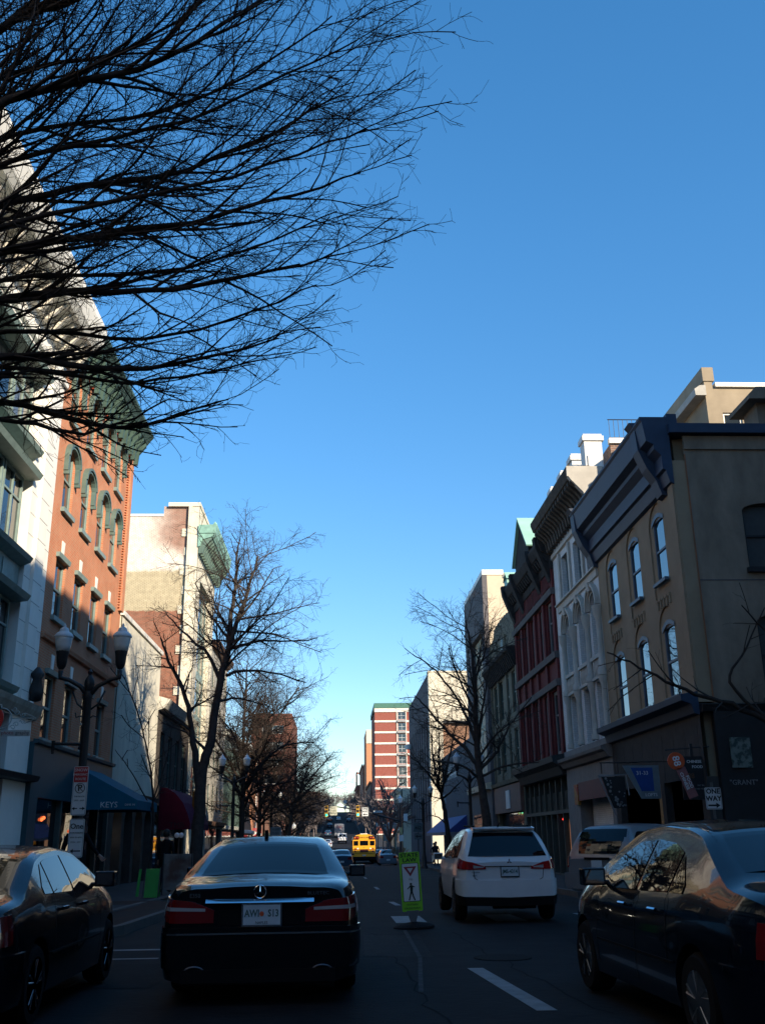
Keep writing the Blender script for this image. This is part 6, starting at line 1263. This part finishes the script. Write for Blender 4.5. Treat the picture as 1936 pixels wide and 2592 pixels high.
t=thing('pole_sign','tall narrow pale sign on a pole behind the school bus, right pavement','sign',(6.0,128,g(128)+.1)); b=B(); b.tube([(0,.04,0),(0,.04,4.4)],.04,6); part('pole',b,iron,t); b=B(); b.box(-.3,.3,-.02,.02,2.2,4.2); part('panel',b,M('grey white sign',(.25,.29,.29),.6),t)
# ------------------------------------------------------------ PEOPLE
def person(label,loc,rz,pose,coat,trouser=None,scale=1.0,hairc=(.02,.015,.01)):
    me=bpy.data.meshes.new('person'); V=[];E_=[];Rr=[]
    def add(p,r,par=None):
        V.append(p); Rr.append(r)
        if par is not None: E_.append((par,len(V)-1))
        return len(V)-1
    P=pose
    pel=add((0,0,.95),.155); wst=add((0,0,1.12),.14,pel); ch=add((0,.01,1.32),.165,wst); nk=add((0,.0,1.48),.07,ch); hd=add((0,-.01,1.57),.075,nk); h2=add((0,-.02,1.65),.098,hd); add((0,-.015,1.73),.075,h2)
    for sg in (-1,1):
        L=P['legL' if sg<0 else 'legR']; a=add((sg*.09,0,.86),.105,pel); k=add((sg*.1+L[0][0],L[0][1],L[0][2]),.07,a); f=add((sg*.1+L[1][0],L[1][1],L[1][2]),.05,k); add((sg*.1+L[1][0],L[1][1]-.17,max(.035,L[1][2]-.05)),.04,f)
        A=P['armL' if sg<0 else 'armR']; s1=add((sg*.17,0,1.41),.07,ch); e=add(A[0],.05,s1); w=add(A[1],.033,e); hn=add(A[2],.036,w)
        d=(Vector(A[2])-Vector(A[1])).normalized(); o_=d.orthogonal()
        for q in range(4):
            off=o_*(.022*(q-1.5)); f1=add(tuple(Vector(A[2])+off+d*.05),.0095,hn); add(tuple(Vector(A[2])+off*1.15+d*.09+Vector((0,-.012,-.012))),.008,f1)
        add(tuple(Vector(A[2])+o_*-.045+d*.02),.010,hn)
    me.from_pydata([Vector(v)*scale for v in V],E_,[]); o=bpy.data.objects.new('person',me); C.objects.link(o)
    sk_=o.modifiers.new('s','SKIN'); lay=me.skin_vertices[0].data
    for i,r in enumerate(Rr): lay[i].radius=(r*scale,r*scale)
    lay[0].use_root=True
    sd=o.modifiers.new('u','SUBSURF'); sd.levels=2; sd.render_levels=2
    bpy.context.view_layer.update(); m2=bpy.data.meshes.new_from_object(o.evaluated_get(bpy.context.evaluated_depsgraph_get())); m2.name='person'; bpy.data.objects.remove(o)
    skin=M('skin',(.30,.17,.12),.6); cm_=coat; tm=trouser or coat
    m2.materials.clear(); [m2.materials.append(q) for q in (cm_,tm,skin,M('shoe leather',(.01,.01,.01),.5))]
    hands=[Vector(P[k][2])*scale for k in ('armL','armR')]
    for f in m2.polygons:
        c=f.center
        f.material_index=2 if c.z>1.50*scale or any((c-h).length<.09*scale for h in hands) else (3 if c.z<.09*scale else (1 if c.z<.9*scale else 0)); f.use_smooth=True
    o=bpy.data.objects.new('person',m2); C.objects.link(o); o.location=loc; o.rotation_euler=(0,0,rz); props(o,label,'person')
    b=B(); b.lathe([(.01,.115),(.06,.10),(.098,.05),(.108,0),(.1,-.04),(.085,-.1),(.04,-.12)],(0,.015*scale,1.68*scale),14); part('hair',b,M('dark hair',hairc,.7),o,smooth='all')
    b=B(); 
    for sg in (-1,1): b.lathe([(.002,-.012),(.011,0),(.002,.012)],(sg*.035*scale,-.108*scale,1.665*scale),8,'y')
    part('eyes',b,signk,o); b=B(); b.prism([(-.100,1.665),(-.135,1.625),(-.100,1.615)],-.012,.012,lambda u,w,v:(u*scale,w*scale,v*scale)); part('nose',b,skin,o); b=B(); b.box(-.022*scale,.022*scale,-.112*scale,-.1*scale,1.585*scale,1.592*scale); part('mouth',b,M('lips',(.2,.07,.06),.5),o)
    for sg in (-1,1): b=B(); b.lathe([(.004,-.01),(.028,0),(.004,.01)],(sg*.1*scale,-.01*scale,1.65*scale),8,'x'); part('ear',b,skin,o,smooth='all')
    b=B(); b.lathe([(.165,.80),(.17,.9),(.155,1.05),(.15,1.12)],(0,0,0),18); b.v=[(x*1.2*scale,y*.85*scale,z*scale) for x,y,z in b.v]; part('coat_skirt',b,cm_,o,smooth='all')
    return o
ck=M('black coat cloth',(.008,.008,.01),.9); jn=M('dark trousers',(.012,.014,.02),.9)
stand=dict(legL=[(-.02,-.02,.5),(-.02,0,.09)],legR=[(.02,.03,.5),(.03,.06,.09)],armL=[(-.25,.02,1.16),(-.27,-.04,.93),(-.27,-.06,.85)],armR=[(.25,.02,1.16),(.27,-.05,.93),(.27,-.08,.85)])
walk=dict(legL=[(-.01,-.16,.52),(-.01,-.22,.09)],legR=[(.01,.10,.5),(.01,.36,.16)],armL=[(-.25,.12,1.17),(-.27,.16,.95),(-.27,.15,.87)],armR=[(.25,-.1,1.17),(.27,-.26,1.0),(.27,-.33,.96)])
reach=dict(legL=[(-.02,-.05,.5),(-.03,-.08,.09)],legR=[(.02,.03,.5),(.03,.08,.09)],armL=[(-.25,.02,1.16),(-.27,-.06,.93),(-.27,-.09,.85)],armR=[(.30,-.02,1.2),(.46,-.06,1.02),(.52,-.08,.97)])
person('person in a black coat with one arm held out beside the leftmost car',(-5.3,21.2,.15),R(10),reach,ck,jn)
person('person in dark clothes standing behind the pavement boards on the left',(-5.1,31,g(31)+.15),R(160),stand,ck,jn)
person('person in dark clothes walking by the sunlit column at the right crossing',(8.6,92,g(92)+.15),R(30),walk,ck,jn)
person('person in dark coat waiting on the right pavement past the route sign',(7.6,80,g(80)+.15),R(-20),stand,jn,ck)
